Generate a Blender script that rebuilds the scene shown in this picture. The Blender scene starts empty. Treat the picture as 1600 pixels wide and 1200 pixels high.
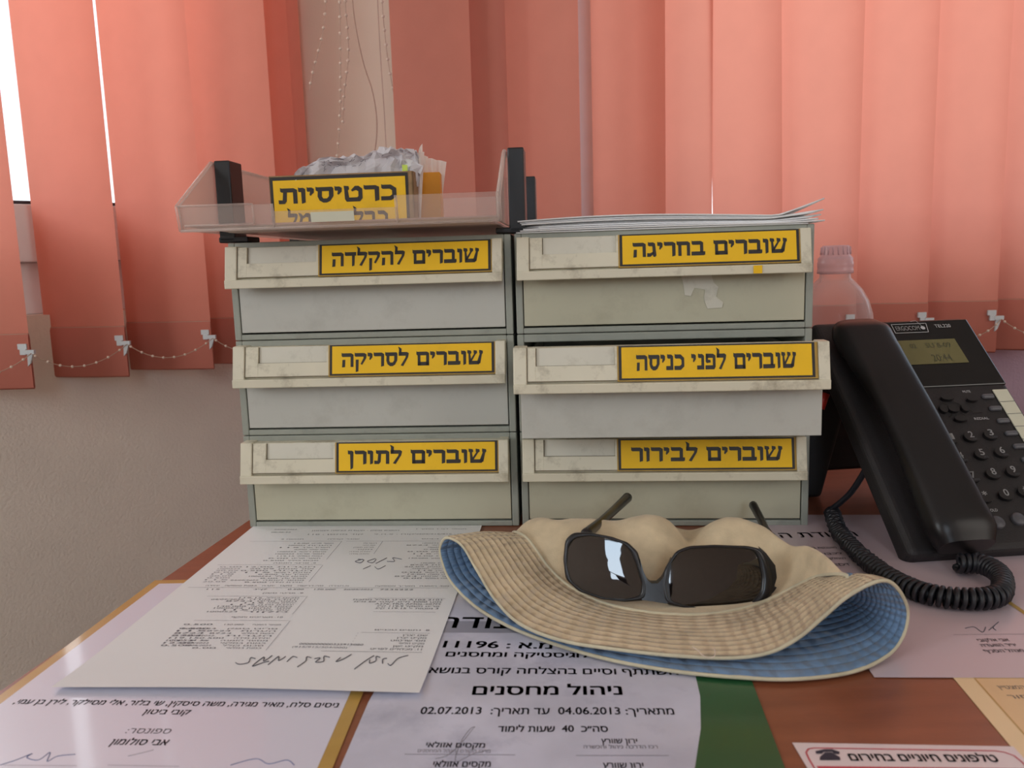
import bpy, bmesh, math, random
from mathutils import Vector, Matrix, noise
from mathutils.geometry import tessellate_polygon
random.seed(7)
sc = bpy.context.scene
COL = sc.collection
# ------------------------------------------------------------------ camera
F, PITCH, ROLL, CAMH = 1291.6, .1456, .0306, .2353
_cx, _sx = math.cos(-PITCH), math.sin(-PITCH)
_c, _s = math.cos(ROLL), math.sin(ROLL)
M3 = Matrix(((1, 0, 0), (0, _cx, -_sx), (0, _sx, _cx))) @ Matrix(((_c, 0, _s), (0, 1, 0), (-_s, 0, _c)))
cam = bpy.data.cameras.new('camera'); camo = bpy.data.objects.new('camera', cam); COL.objects.link(camo)
cam.sensor_width = 36; cam.lens = 36 * F / 1600; cam.clip_start = .01
R_, F_, U_ = M3.col[0], M3.col[1], M3.col[2]
camo.matrix_world = Matrix(((R_.x, U_.x, -F_.x, 0), (R_.y, U_.y, -F_.y, 0), (R_.z, U_.z, -F_.z, CAMH), (0, 0, 0, 1)))
cam.dof.use_dof = True; cam.dof.focus_distance = .74; cam.dof.aperture_fstop = 15
sc.camera = camo
O_ = Vector((0, 0, CAMH))
def ray(x, y): return M3 @ Vector(((x - 800) / F, 1, (600 - y) / F))
def desk(x, y, z=0.0):
    d = ray(x, y); return O_ + d * ((z - CAMH) / d.z)
def dep(x, y, D):
    d = ray(x, y); return O_ + d * (D / d.y)
# ------------------------------------------------------------------ world, light, exposure
sc.view_settings.view_transform = 'Standard'; sc.view_settings.look = 'None'
sc.view_settings.exposure = 0.0; sc.view_settings.gamma = 1; sc.view_settings.use_curve_mapping = False
w = bpy.data.worlds.new('sky'); sc.world = w; w.use_nodes = True
wn = w.node_tree; bg = wn.nodes['Background']
tc = wn.nodes.new('ShaderNodeTexCoord'); sep = wn.nodes.new('ShaderNodeSeparateXYZ'); cr = wn.nodes.new('ShaderNodeValToRGB')
wn.links.new(tc.outputs['Generated'], sep.inputs[0]); wn.links.new(sep.outputs['Z'], cr.inputs[0]); wn.links.new(cr.outputs[0], bg.inputs[0])
cr.color_ramp.elements[0].position = .0; cr.color_ramp.elements[0].color = (.50, .47, .42, 1)
cr.color_ramp.elements[1].position = .5; cr.color_ramp.elements[1].color = (.55, .76, 1, 1)
e = cr.color_ramp.elements.new(.03); e.color = (.95, .97, 1, 1)
bg.inputs[1].default_value = 1.7
def area(name, loc, target, sx, sy, power, col):
    l = bpy.data.lights.new(name, 'AREA'); l.shape = 'RECTANGLE'; l.size = sx; l.size_y = sy; l.energy = power; l.color = col
    o = bpy.data.objects.new(name, l); COL.objects.link(o); o.location = loc
    o.rotation_euler = (Vector(target) - Vector(loc)).to_track_quat('-Z', 'Y').to_euler(); return o
area('daylight_left_window', (-1.17, 1.95, 1.15), (-.45, 1.14, .75), 1.2, .9, 16, (1, .97, .97))
area('daylight_right_window', (.75, 2.05, 1.2), (.75, 1.2, .8), 1.7, .9, 13, (1, .96, .95))
area('daylight_room_window', (.13, -2.07, .875), (.13, 0, .875), .46, 1.0, 11, (.72, .86, 1))
area('side_fill_lamp', (-2.12, -.9, .95), (0, .3, .5), 1.3, 1.1, 21, (.92, .96, 1))  # added fill from the rear left, no real window known there
area('warm_fill_lamp', (1.9, -.9, .9), (0, .8, .1), .9, 1.5, 10, (1, .94, .87))  # added warm fill from the right, no doorway stands there

# ------------------------------------------------------------------ materials
def nt(name):
    m = bpy.data.materials.new(name); m.use_nodes = True
    return m, m.node_tree, m.node_tree.nodes['Principled BSDF']
def srgb(c):
    f = lambda v: (v / 12.92 if v <= .04045 else ((v + .055) / 1.055) ** 2.4)
    return tuple(f(v / 255) for v in c) + (1,)
def mat(name, col, rough=.5, var=.06, scale=30, dirt=None, bump=0, bscale=200, metal=0, spec=.5, dscale=18, damt=.35, coat=0, stretch=None):
    """colour (sRGB 0-255) with soft variation, optional dirt colour in blotches, optional bump"""
    m, t, b = nt(name); N, L = t.nodes, t.links
    c = srgb(col); tcn = N.new('ShaderNodeTexCoord'); src = tcn.outputs['Object']
    if stretch:
        mp = N.new('ShaderNodeMapping'); mp.inputs['Scale'].default_value = stretch; L.new(src, mp.inputs[0]); src = mp.outputs[0]
    n = N.new('ShaderNodeTexNoise'); n.inputs['Scale'].default_value = scale; n.inputs['Detail'].default_value = 4; L.new(src, n.inputs[0])
    r = N.new('ShaderNodeValToRGB'); L.new(n.outputs[0], r.inputs[0])
    r.color_ramp.elements[0].position = .3; r.color_ramp.elements[1].position = .7
    r.color_ramp.elements[0].color = tuple(v * (1 - var) for v in c[:3]) + (1,)
    r.color_ramp.elements[1].color = tuple(min(1, v * (1 + var)) for v in c[:3]) + (1,)
    out = r.outputs[0]
    if dirt:
        n2 = N.new('ShaderNodeTexNoise'); n2.inputs['Scale'].default_value = dscale; n2.inputs['Detail'].default_value = 8; n2.inputs['Roughness'].default_value = .7
        L.new(tcn.outputs['Object'], n2.inputs[0])
        r2 = N.new('ShaderNodeValToRGB'); r2.color_ramp.elements[0].position = .52; r2.color_ramp.elements[1].position = .74
        r2.color_ramp.elements[0].color = (0, 0, 0, 1); r2.color_ramp.elements[1].color = (damt, damt, damt, 1)
        L.new(n2.outputs[0], r2.inputs[0])
        mx = N.new('ShaderNodeMix'); mx.data_type = 'RGBA'; L.new(r2.outputs[0], mx.inputs[0]); L.new(out, mx.inputs[6]); mx.inputs[7].default_value = srgb(dirt)
        out = mx.outputs[2]
    L.new(out, b.inputs['Base Color'])
    b.inputs['Roughness'].default_value = rough; b.inputs['Metallic'].default_value = metal
    b.inputs['Specular IOR Level'].default_value = spec; b.inputs['Coat Weight'].default_value = coat; b.inputs['Coat Roughness'].default_value = .08
    if bump:
        n3 = N.new('ShaderNodeTexNoise'); n3.inputs['Scale'].default_value = bscale; n3.inputs['Detail'].default_value = 3; L.new(src, n3.inputs[0])
        bp = N.new('ShaderNodeBump'); bp.inputs['Strength'].default_value = bump; bp.inputs['Distance'].default_value = .002
        L.new(n3.outputs[0], bp.inputs['Height']); L.new(bp.outputs[0], b.inputs['Normal'])
    return m
def sheet_mat(name, col, trans=.5, weave=1500, var=.04):
    """thin fabric or paper that lets light through"""
    m, t, b = nt(name); N, L = t.nodes, t.links; N.remove(b)
    tcn = N.new('ShaderNodeTexCoord'); n = N.new('ShaderNodeTexNoise'); n.inputs['Scale'].default_value = 25; L.new(tcn.outputs['Object'], n.inputs[0])
    r = N.new('ShaderNodeValToRGB'); c = srgb(col)
    r.color_ramp.elements[0].color = tuple(v * (1 - var) for v in c[:3]) + (1,); r.color_ramp.elements[1].color = tuple(min(1, v * (1 + var)) for v in c[:3]) + (1,)
    L.new(n.outputs[0], r.inputs[0])
    d = N.new('ShaderNodeBsdfDiffuse'); tr = N.new('ShaderNodeBsdfTranslucent'); mx = N.new('ShaderNodeMixShader'); mx.inputs[0].default_value = trans
    L.new(r.outputs[0], d.inputs[0]); L.new(r.outputs[0], tr.inputs[0]); L.new(d.outputs[0], mx.inputs[1]); L.new(tr.outputs[0], mx.inputs[2])
    L.new(mx.outputs[0], N['Material Output'].inputs[0]); return m
def clear_mat(name, col, clear=.75, rough=.12, edge=.5):
    """thin clear plastic: mostly see-through, glossier at grazing angles"""
    m, t, b = nt(name); N, L = t.nodes, t.links
    b.inputs['Base Color'].default_value = srgb(col); b.inputs['Roughness'].default_value = rough
    tp = N.new('ShaderNodeBsdfTransparent'); mx = N.new('ShaderNodeMixShader'); lw = N.new('ShaderNodeLayerWeight'); lw.inputs[0].default_value = edge
    mr = N.new('ShaderNodeMapRange'); mr.inputs[3].default_value = 1 - clear; mr.inputs[4].default_value = 1
    L.new(lw.outputs['Facing'], mr.inputs[0]); L.new(mr.outputs[0], mx.inputs[0]); L.new(tp.outputs[0], mx.inputs[1]); L.new(b.outputs[0], mx.inputs[2])
    L.new(mx.outputs[0], N['Material Output'].inputs[0]); return m
MT = dict(
    case=mat('case_grey', (152, 155, 144), .45, .05, 40, dirt=(92, 92, 84), dscale=25),
    drawer=mat('drawer_grey', (188, 187, 178), .5, .03, 12, dirt=(135, 130, 118), dscale=22, damt=.28),
    handle=mat('handle_cream', (214, 207, 184), .42, .04, 25, dirt=(118, 104, 80), dscale=34, damt=.75),
    slot=mat('slot_cream', (208, 204, 188), .5, .03, 30, dirt=(120, 110, 90), dscale=40, damt=.4),
    drawerw=mat('drawer_yellowed', (188, 184, 160), .5, .03, 12, dirt=(138, 130, 108), dscale=22, damt=.28),
    line_brown=mat('line_brown', (118, 108, 88), .9, .2, 90),
    dark=mat('dark_gap', (30, 30, 30), .8, .02),
    yellow=mat('sticker_yellow', (240, 190, 0), .6, .03, 20, dirt=(190, 150, 20), damt=.4),
    ybrown=mat('sticker_edge_brown', (176, 140, 60), .6, .1, 60),
    ink=mat('ink_black', (34, 26, 18), .5, .04),
    inkg=mat('ink_grey', (88, 86, 96), .6, .04),
    inkd=mat('ink_dark', (48, 46, 60), .6, .04),
    inkl=mat('ink_faint', (140, 138, 146), .6, .04),
    inkb=mat('ink_blue_pen', (104, 118, 160), .6, .04),
    wallm=mat('plaster_wall', (232, 219, 205), .85, .04, 8, bump=.6, bscale=220),
    lilac=mat('plaster_lilac', (178, 150, 166), .85, .04, 8, bump=.5, bscale=220),
    pillar=mat('cream_column', (234, 217, 194), .7, .04, 6, bump=.1),
    pvc=mat('window_white', (225, 222, 224), .35, .02),
    rubber=mat('window_gasket', (50, 50, 60), .6, .02),
    ceil=mat('ceiling_white', (225, 222, 216), .9, .02),
    floorm=mat('floor_tiles', (150, 140, 128), .6, .1),
    desk=mat('desk_brown_veneer', (142, 84, 58), .3, .12, 14, bump=.05, stretch=(1, 6, 1), dirt=(104, 66, 48), dscale=9, damt=.4),
    paper=mat('paper_white', (232, 232, 232), .65, .015, 5),
    cert=mat('certificate_white', (218, 216, 230), .35, .02, 4, coat=.3),
    gold=mat('gold_foil_band', (188, 150, 74), .3, .08, 30, coat=.4),
    marble=mat('marbled_paper', (202, 202, 218), .35, .16, 16, dirt=(158, 160, 182), dscale=14, damt=.8, coat=.3),
    band=mat('grey_print_band', (150, 150, 164), .4, .05, coat=.3),
    green=mat('green_print', (38, 88, 52), .35, .12, 12, coat=.3),
    pinkp=mat('pinkish_certificate', (205, 186, 192), .35, .03, 5, coat=.3),
    cream=mat('cream_certificate', (226, 190, 138), .4, .04, 9, coat=.3),
    creaml=mat('cream_border', (236, 208, 160), .4, .04, 9, coat=.3),
    sign=mat('sign_white', (226, 212, 212), .35, .02, coat=.3),
    red=mat('sign_red', (196, 70, 84), .4, .03),
    black=mat('black_plastic', (24, 22, 23), .35, .1, 30, spec=.4),
    blackm=mat('black_matte', (34, 31, 32), .55, .1, 40, bump=.2, bscale=900),
    glossb=mat('black_gloss', (14, 13, 14), .12, .05, 30),
    cord=mat('cord_black', (24, 25, 31), .4, .05),
    key=mat('key_black', (30, 28, 29), .4, .05),
    keyg=mat('key_grey', (84, 84, 88), .4, .05),
    keyw=mat('key_print', (190, 190, 190), .5, .02),
    lcd=mat('lcd_olive', (112, 106, 68), .2, .04, 20),
    lcdk=mat('lcd_digit', (70, 70, 50), .4, .04),
    label=mat('index_strip', (208, 206, 184), .5, .02),
    frame=mat('sunglass_frame', (24, 24, 27), .28, .05, 30, spec=.5),
    chrome=mat('chrome', (200, 200, 205), .15, .02, metal=1),
    bead=mat('bead_white', (220, 200, 182), .4, .03),
    string=mat('string_tan', (190, 160, 140), .7, .04),
    clip=mat('clip_white', (206, 210, 212), .4, .03),
    redc=mat('red_sticker', (200, 50, 36), .4, .04),
    orange=mat('carton_orange', (226, 150, 28), .6, .04, 20, dirt=(180, 112, 30)),
    cartedge=mat('carton_worn_edge', (150, 120, 84), .8, .2, 120),
    scrap=sheet_mat('slip_paper', (240, 230, 222), .35),
    bag=sheet_mat('crumpled_paper', (232, 228, 230), .3),
    lime=mat('highlighter', (205, 225, 90), .6, .02),
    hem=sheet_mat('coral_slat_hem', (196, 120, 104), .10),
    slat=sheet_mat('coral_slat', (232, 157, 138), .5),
    clear=clear_mat('clear_plastic', (222, 204, 194), .82, .12, .25),
    clearw=clear_mat('tray_floor_plastic', (200, 176, 168), .55, .25, .3),
    bottle=clear_mat('bottle_plastic', (240, 220, 220), .93, .04, .25),
    cap=clear_mat('bottle_cap_plastic', (230, 190, 195), .55, .2, .4),
)
def fabric(name, col, stitched=True):
    m, t, b = nt(name); N, L = t.nodes, t.links
    uv = N.new('ShaderNodeUVMap'); sp = N.new('ShaderNodeSeparateXYZ'); L.new(uv.outputs[0], sp.inputs[0])
    tcn = N.new('ShaderNodeTexCoord'); n = N.new('ShaderNodeTexNoise'); n.inputs['Scale'].default_value = 60; n.inputs['Detail'].default_value = 5; L.new(tcn.outputs['Object'], n.inputs[0])
    r = N.new('ShaderNodeValToRGB'); c = srgb(col); L.new(n.outputs[0], r.inputs[0])
    r.color_ramp.elements[0].position = .3; r.color_ramp.elements[1].position = .75
    r.color_ramp.elements[0].color = tuple(v * .82 for v in c[:3]) + (1,); r.color_ramp.elements[1].color = tuple(min(1, v * 1.12) for v in c[:3]) + (1,)
    L.new(r.outputs[0], b.inputs['Base Color']); b.inputs['Roughness'].default_value = .9; b.inputs['Specular IOR Level'].default_value = .1
    b.inputs['Sheen Weight'].default_value = .2
    wv = N.new('ShaderNodeTexNoise'); wv.inputs['Scale'].default_value = 900; L.new(tcn.outputs['Object'], wv.inputs[0])
    bp = N.new('ShaderNodeBump'); bp.inputs['Strength'].default_value = .3; bp.inputs['Distance'].default_value = .001; L.new(wv.outputs[0], bp.inputs['Height'])
    last = bp
    if stitched:                                # rows of stitching around the brim, small puckers between the rows
        def mth(op, a, v=None, bsock=None):
            k = N.new('ShaderNodeMath'); k.operation = op; L.new(a, k.inputs[0])
            if v is not None: k.inputs[1].default_value = v
            if bsock is not None: L.new(bsock, k.inputs[1])
            return k.outputs[0]
        rows = mth('ABSOLUTE', mth('SINE', mth('MULTIPLY', sp.outputs['Y'], math.pi * 11)))
        rows = mth('POWER', rows, .5)
        ns = N.new('ShaderNodeTexNoise'); ns.inputs['Scale'].default_value = 40; L.new(tcn.outputs['Object'], ns.inputs[0])
        ph = mth('ADD', mth('MULTIPLY', sp.outputs['X'], math.pi * 170), None, mth('MULTIPLY', ns.outputs[0], 9))
        puck = mth('MULTIPLY', mth('SINE', ph), .5)
        h = mth('ADD', rows, None, puck)
        b2 = N.new('ShaderNodeBump'); b2.inputs['Strength'].default_value = .8; b2.inputs['Distance'].default_value = .0016
        L.new(h, b2.inputs['Height']); L.new(bp.outputs[0], b2.inputs['Normal']); last = b2
    L.new(last.outputs[0], b.inputs['Normal']); return m
MT['tan'] = fabric('hat_tan_brim', (212, 190, 156)); MT['tanc'] = fabric('hat_tan_crown', (218, 198, 164), False)
MT['blue'] = fabric('hat_blue_lining', (118, 146, 178)); MT['rim'] = fabric('hat_rim_binding', (206, 196, 168), False)
MT['lens'] = mat('lens_dark', (20, 15, 13), .03, .02, spec=1.0); 
MT['lens'].node_tree.nodes['Principled BSDF'].inputs['IOR'].default_value = 1.52

# ------------------------------------------------------------------ helpers
class MB:
    """collects geometry for ONE mesh object with material slots"""
    def __init__(s): s.v = []; s.f = []; s.m = []; s.mats = []; s.sm = []; s.uv = {}
    def mi(s, m):
        if m not in s.mats: s.mats.append(m)
        return s.mats.index(m)
    def add(s, vs, fs, m, smooth=False, uvs=None):
        b = len(s.v); s.v += [tuple(p) for p in vs]; k = s.mi(m)
        for f in fs: s.f.append([b + i for i in f]); s.m.append(k); s.sm.append(smooth)
        if uvs:
            for i, u in enumerate(uvs): s.uv[b + i] = u
    def box(s, x0, x1, y0, y1, z0, z1, m):
        s.add([(x, y, z) for z in (z0, z1) for y in (y0, y1) for x in (x0, x1)],
              [(0, 2, 3, 1), (4, 5, 7, 6), (0, 1, 5, 4), (2, 6, 7, 3), (0, 4, 6, 2), (1, 3, 7, 5)], m)
    def hexa(s, p8, m):   # bottom 4 ccw, top 4 ccw
        s.add(p8, [(3, 2, 1, 0), (4, 5, 6, 7), (0, 1, 5, 4), (1, 2, 6, 5), (2, 3, 7, 6), (3, 0, 4, 7)], m)
    def poly(s, pts, m): s.add(pts, [list(range(len(pts)))], m)
    def prism(s, pts, ext, m, smooth=False):
        n = len(pts); ext = Vector(ext); a = [Vector(p) for p in pts]
        s.add(a + [p + ext for p in a], [list(range(n))[::-1], list(range(n, 2 * n))] + [(i, (i + 1) % n, n + (i + 1) % n, n + i) for i in range(n)], m, smooth)
    def tube(s, path, r, m, n=8, cap=True, flat=1.0):
        path = [Vector(p) for p in path]; K = len(path); vs = []; up = None
        for i, p in enumerate(path):
            t = (path[min(i + 1, K - 1)] - path[max(i - 1, 0)]).normalized()
            if up is None: up = Vector((0, 0, 1)) if abs(t.z) < .9 else Vector((0, 1, 0))
            a = t.cross(up)
            if a.length < 1e-6: a = t.cross(Vector((1, 0, 0)))
            a.normalize(); up = a.cross(t).normalized(); rr = r[i] if isinstance(r, (list, tuple)) else r
            for k in range(n):
                an = 2 * math.pi * k / n; vs.append(p + a * (math.cos(an) * rr * flat) + up * (math.sin(an) * rr))
        fs = [(i * n + k, i * n + (k + 1) % n, (i + 1) * n + (k + 1) % n, (i + 1) * n + k) for i in range(K - 1) for k in range(n)]
        if cap: fs += [list(range(n))[::-1], list(range((K - 1) * n, K * n))]
        s.add(vs, fs, m, True)
    def lathe(s, prof, m, n=40, c=(0, 0, 0), cap=False):
        vs = [(c[0] + r * math.cos(2 * math.pi * k / n), c[1] + r * math.sin(2 * math.pi * k / n), c[2] + z) for r, z in prof for k in range(n)]
        fs = [(i * n + k, i * n + (k + 1) % n, (i + 1) * n + (k + 1) % n, (i + 1) * n + k) for i in range(len(prof) - 1) for k in range(n)]
        if cap: fs += [list(range(n))[::-1], list(range((len(prof) - 1) * n, len(prof) * n))]
        s.add(vs, fs, m, True)
    def ball(s, c, r, m, seg=8, rings=5, sz=1.0):
        vs = [(c[0], c[1], c[2] - r * sz)]
        for i in range(1, rings):
            a = math.pi * i / rings - math.pi / 2
            vs += [(c[0] + r * math.cos(a) * math.cos(2 * math.pi * k / seg), c[1] + r * math.cos(a) * math.sin(2 * math.pi * k / seg), c[2] + r * sz * math.sin(a)) for k in range(seg)]
        vs.append((c[0], c[1], c[2] + r * sz)); T = len(vs) - 1
        fs = [(0, 1 + (k + 1) % seg, 1 + k) for k in range(seg)]
        for i in range(rings - 2): fs += [(1 + i * seg + k, 1 + i * seg + (k + 1) % seg, 1 + (i + 1) * seg + (k + 1) % seg, 1 + (i + 1) * seg + k) for k in range(seg)]
        fs += [(T, 1 + (rings - 2) * seg + k, 1 + (rings - 2) * seg + (k + 1) % seg) for k in range(seg)]
        s.add(vs, fs, m, True)
    def grid(s, fn, nu, nv, m, closed=False, smooth=True):
        """fn(u,v) -> point, u,v in 0..1"""
        cu = nu if closed else nu + 1
        vs = []; uvs = []
        for j in range(nv + 1):
            for i in range(cu): vs.append(fn(i / nu, j / nv)); uvs.append((i / nu, j / nv))
        fs = []
        for j in range(nv):
            for i in range(nu):
                i2 = (i + 1) % cu if closed else i + 1
                fs.append((j * cu + i, j * cu + i2, (j + 1) * cu + i2, (j + 1) * cu + i))
        s.add(vs, fs, m, smooth, uvs)
    def build(s, name, parent=None, loc=None, rz=0, bevel=0, seg=2, mods=None):
        me = bpy.data.meshes.new(name); me.from_pydata(s.v, [], s.f)
        for m in s.mats: me.materials.append(MT[m])
        me.polygons.foreach_set('material_index', s.m); me.polygons.foreach_set('use_smooth', s.sm)
        if s.uv:
            ul = me.uv_layers.new(name='UVMap')
            for lp in me.loops: ul.data[lp.index].uv = s.uv.get(lp.vertex_index, (0, 0))
        me.update()
        o = bpy.data.objects.new(name, me); COL.objects.link(o)
        if parent: o.parent = parent
        if loc is not None: o.location = loc
        o.rotation_euler.z = rz
        if bevel:
            b = o.modifiers.new('bevel', 'BEVEL'); b.width = bevel; b.segments = seg; b.limit_method = 'ANGLE'; b.angle_limit = .7; b.harden_normals = False
        return o
def tag(o, label=None, cat=None, group=None, kind=None):
    if label: o['label'] = label
    if cat: o['category'] = cat
    if group: o['group'] = group
    if kind: o['kind'] = kind
    return o
def empty(name, loc, label, cat, group=None, rz=0, mw=None):
    o = bpy.data.objects.new(name, None); COL.objects.link(o); o.empty_display_size = .02
    if mw is not None: o.matrix_world = mw
    else: o.location = loc; o.rotation_euler.z = rz
    return tag(o, label, cat, group)
def struct(mb, name, **k): return tag(mb.build(name, **k), kind='structure')
def spline(pts, n):
    """Catmull-Rom through pts, n samples"""
    pts = [Vector(p) for p in pts]; K = len(pts) - 1; out = []
    for i in range(n + 1):
        t = i / n * K; k = min(int(t), K - 1); u = t - k
        p0, p1, p2, p3 = pts[max(k - 1, 0)], pts[k], pts[k + 1], pts[min(k + 2, K)]
        out.append(.5 * ((2 * p1) + (p2 - p0) * u + (2 * p0 - 5 * p1 + 4 * p2 - p3) * u * u + (3 * p1 - p0 - 3 * p2 + p3) * u ** 3))
    return out

# ------------------------------------------------------------------ lettering
_tc = {}
def rtl(s):
    out = []; run = ''
    for ch in s[::-1]:
        if ch in '0123456789.:/-ABCDEFGHIJKLMNOPQRSTUVWXYZ' and not (ch in '.:' and not run): run += ch
        else:
            if run: out.append(run[::-1]); run = ''
            out.append({'(': ')', ')': '('}.get(ch, ch))
    if run: out.append(run[::-1])
    return ''.join(out)
def text_mesh(s, bold=.0, shear=0):
    k = (s, bold, shear)
    if k in _tc: return _tc[k]
    c = bpy.data.curves.new('t', 'FONT'); c.body = rtl(s); c.resolution_u = 2; c.shear = shear; c.fill_mode = 'FRONT'
    o = bpy.data.objects.new('t', c); COL.objects.link(o); bpy.context.view_layer.update()
    dg = bpy.context.evaluated_depsgraph_get(); cu = o.evaluated_get(dg).to_curve(dg); cont = []
    for sp_ in cu.splines:                       # sample every contour, then fill outer contours one by one, with their holes
        bp = list(sp_.bezier_points); P = []
        for q0, q1 in zip(bp, bp[1:] + bp[:1]):
            p0, h0, h1, p1 = q0.co, q0.handle_right, q1.handle_left, q1.co
            straight = (h0 - p0).cross(p1 - p0).length < 1e-5 and (h1 - p1).cross(p1 - p0).length < 1e-5
            for t_ in ((0,) if straight else (0, .33, .66)): P.append((1 - t_) ** 3 * p0 + 3 * (1 - t_) ** 2 * t_ * h0 + 3 * (1 - t_) * t_ * t_ * h1 + t_ ** 3 * p1)
        if len(P) < 3: continue
        ar = sum(a.x * c2.y - c2.x * a.y for a, c2 in zip(P, P[1:] + P[:1])) / 2
        cont.append((P, ar))
    o.evaluated_get(dg).to_curve_clear()
    vs = []; fs = []
    def inside(p, P):
        r = False
        for a, c2 in zip(P, P[1:] + P[:1]):
            if (a.y > p.y) != (c2.y > p.y) and p.x < (c2.x - a.x) * (p.y - a.y) / (c2.y - a.y) + a.x: r = not r
        return r
    par = [next((k3 for k3, (Q, qa) in enumerate(cont) if k3 != k2 and qa * ar < 0 and abs(qa) > abs(ar) and all(inside(p, Q) for p in P[::3])), None) for k2, (P, ar) in enumerate(cont)]
    for k2, (P, ar) in enumerate(cont):
        if par[k2] is not None: continue
        allp = [P] + [cont[k3][0] for k3 in range(len(cont)) if par[k3] == k2]; base = len(vs); vs += [p.copy() for l_ in allp for p in l_]
        for tri in tessellate_polygon(allp): fs.append([base + q for q in tri])
    bpy.data.objects.remove(o); bpy.data.curves.remove(c)
    x0 = min(v.x for v in vs); x1 = max(v.x for v in vs)
    _tc[k] = ([(v.x - x0, v.y) for v in vs], fs, x1 - x0); return _tc[k]
def put_text(mb, s, a, b, h, m, up, bold=0., shear=0, capw=.62):
    """lettering from point a to point b (baseline), letter height h along unit vector up"""
    vs, fs, W = text_mesh(s, 0, shear); a = Vector(a); d = (Vector(b) - a) / W; up = Vector(up) * (h / capw)
    for ox, oy in (((0, 0),) if not bold else ((-bold, -bold * .6), (bold, -bold * .6), (-bold, bold * .6), (bold, bold * .6))):
        mb.add([a + d * (x + ox) + up * (y + oy) for x, y in vs], fs, m)
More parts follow.
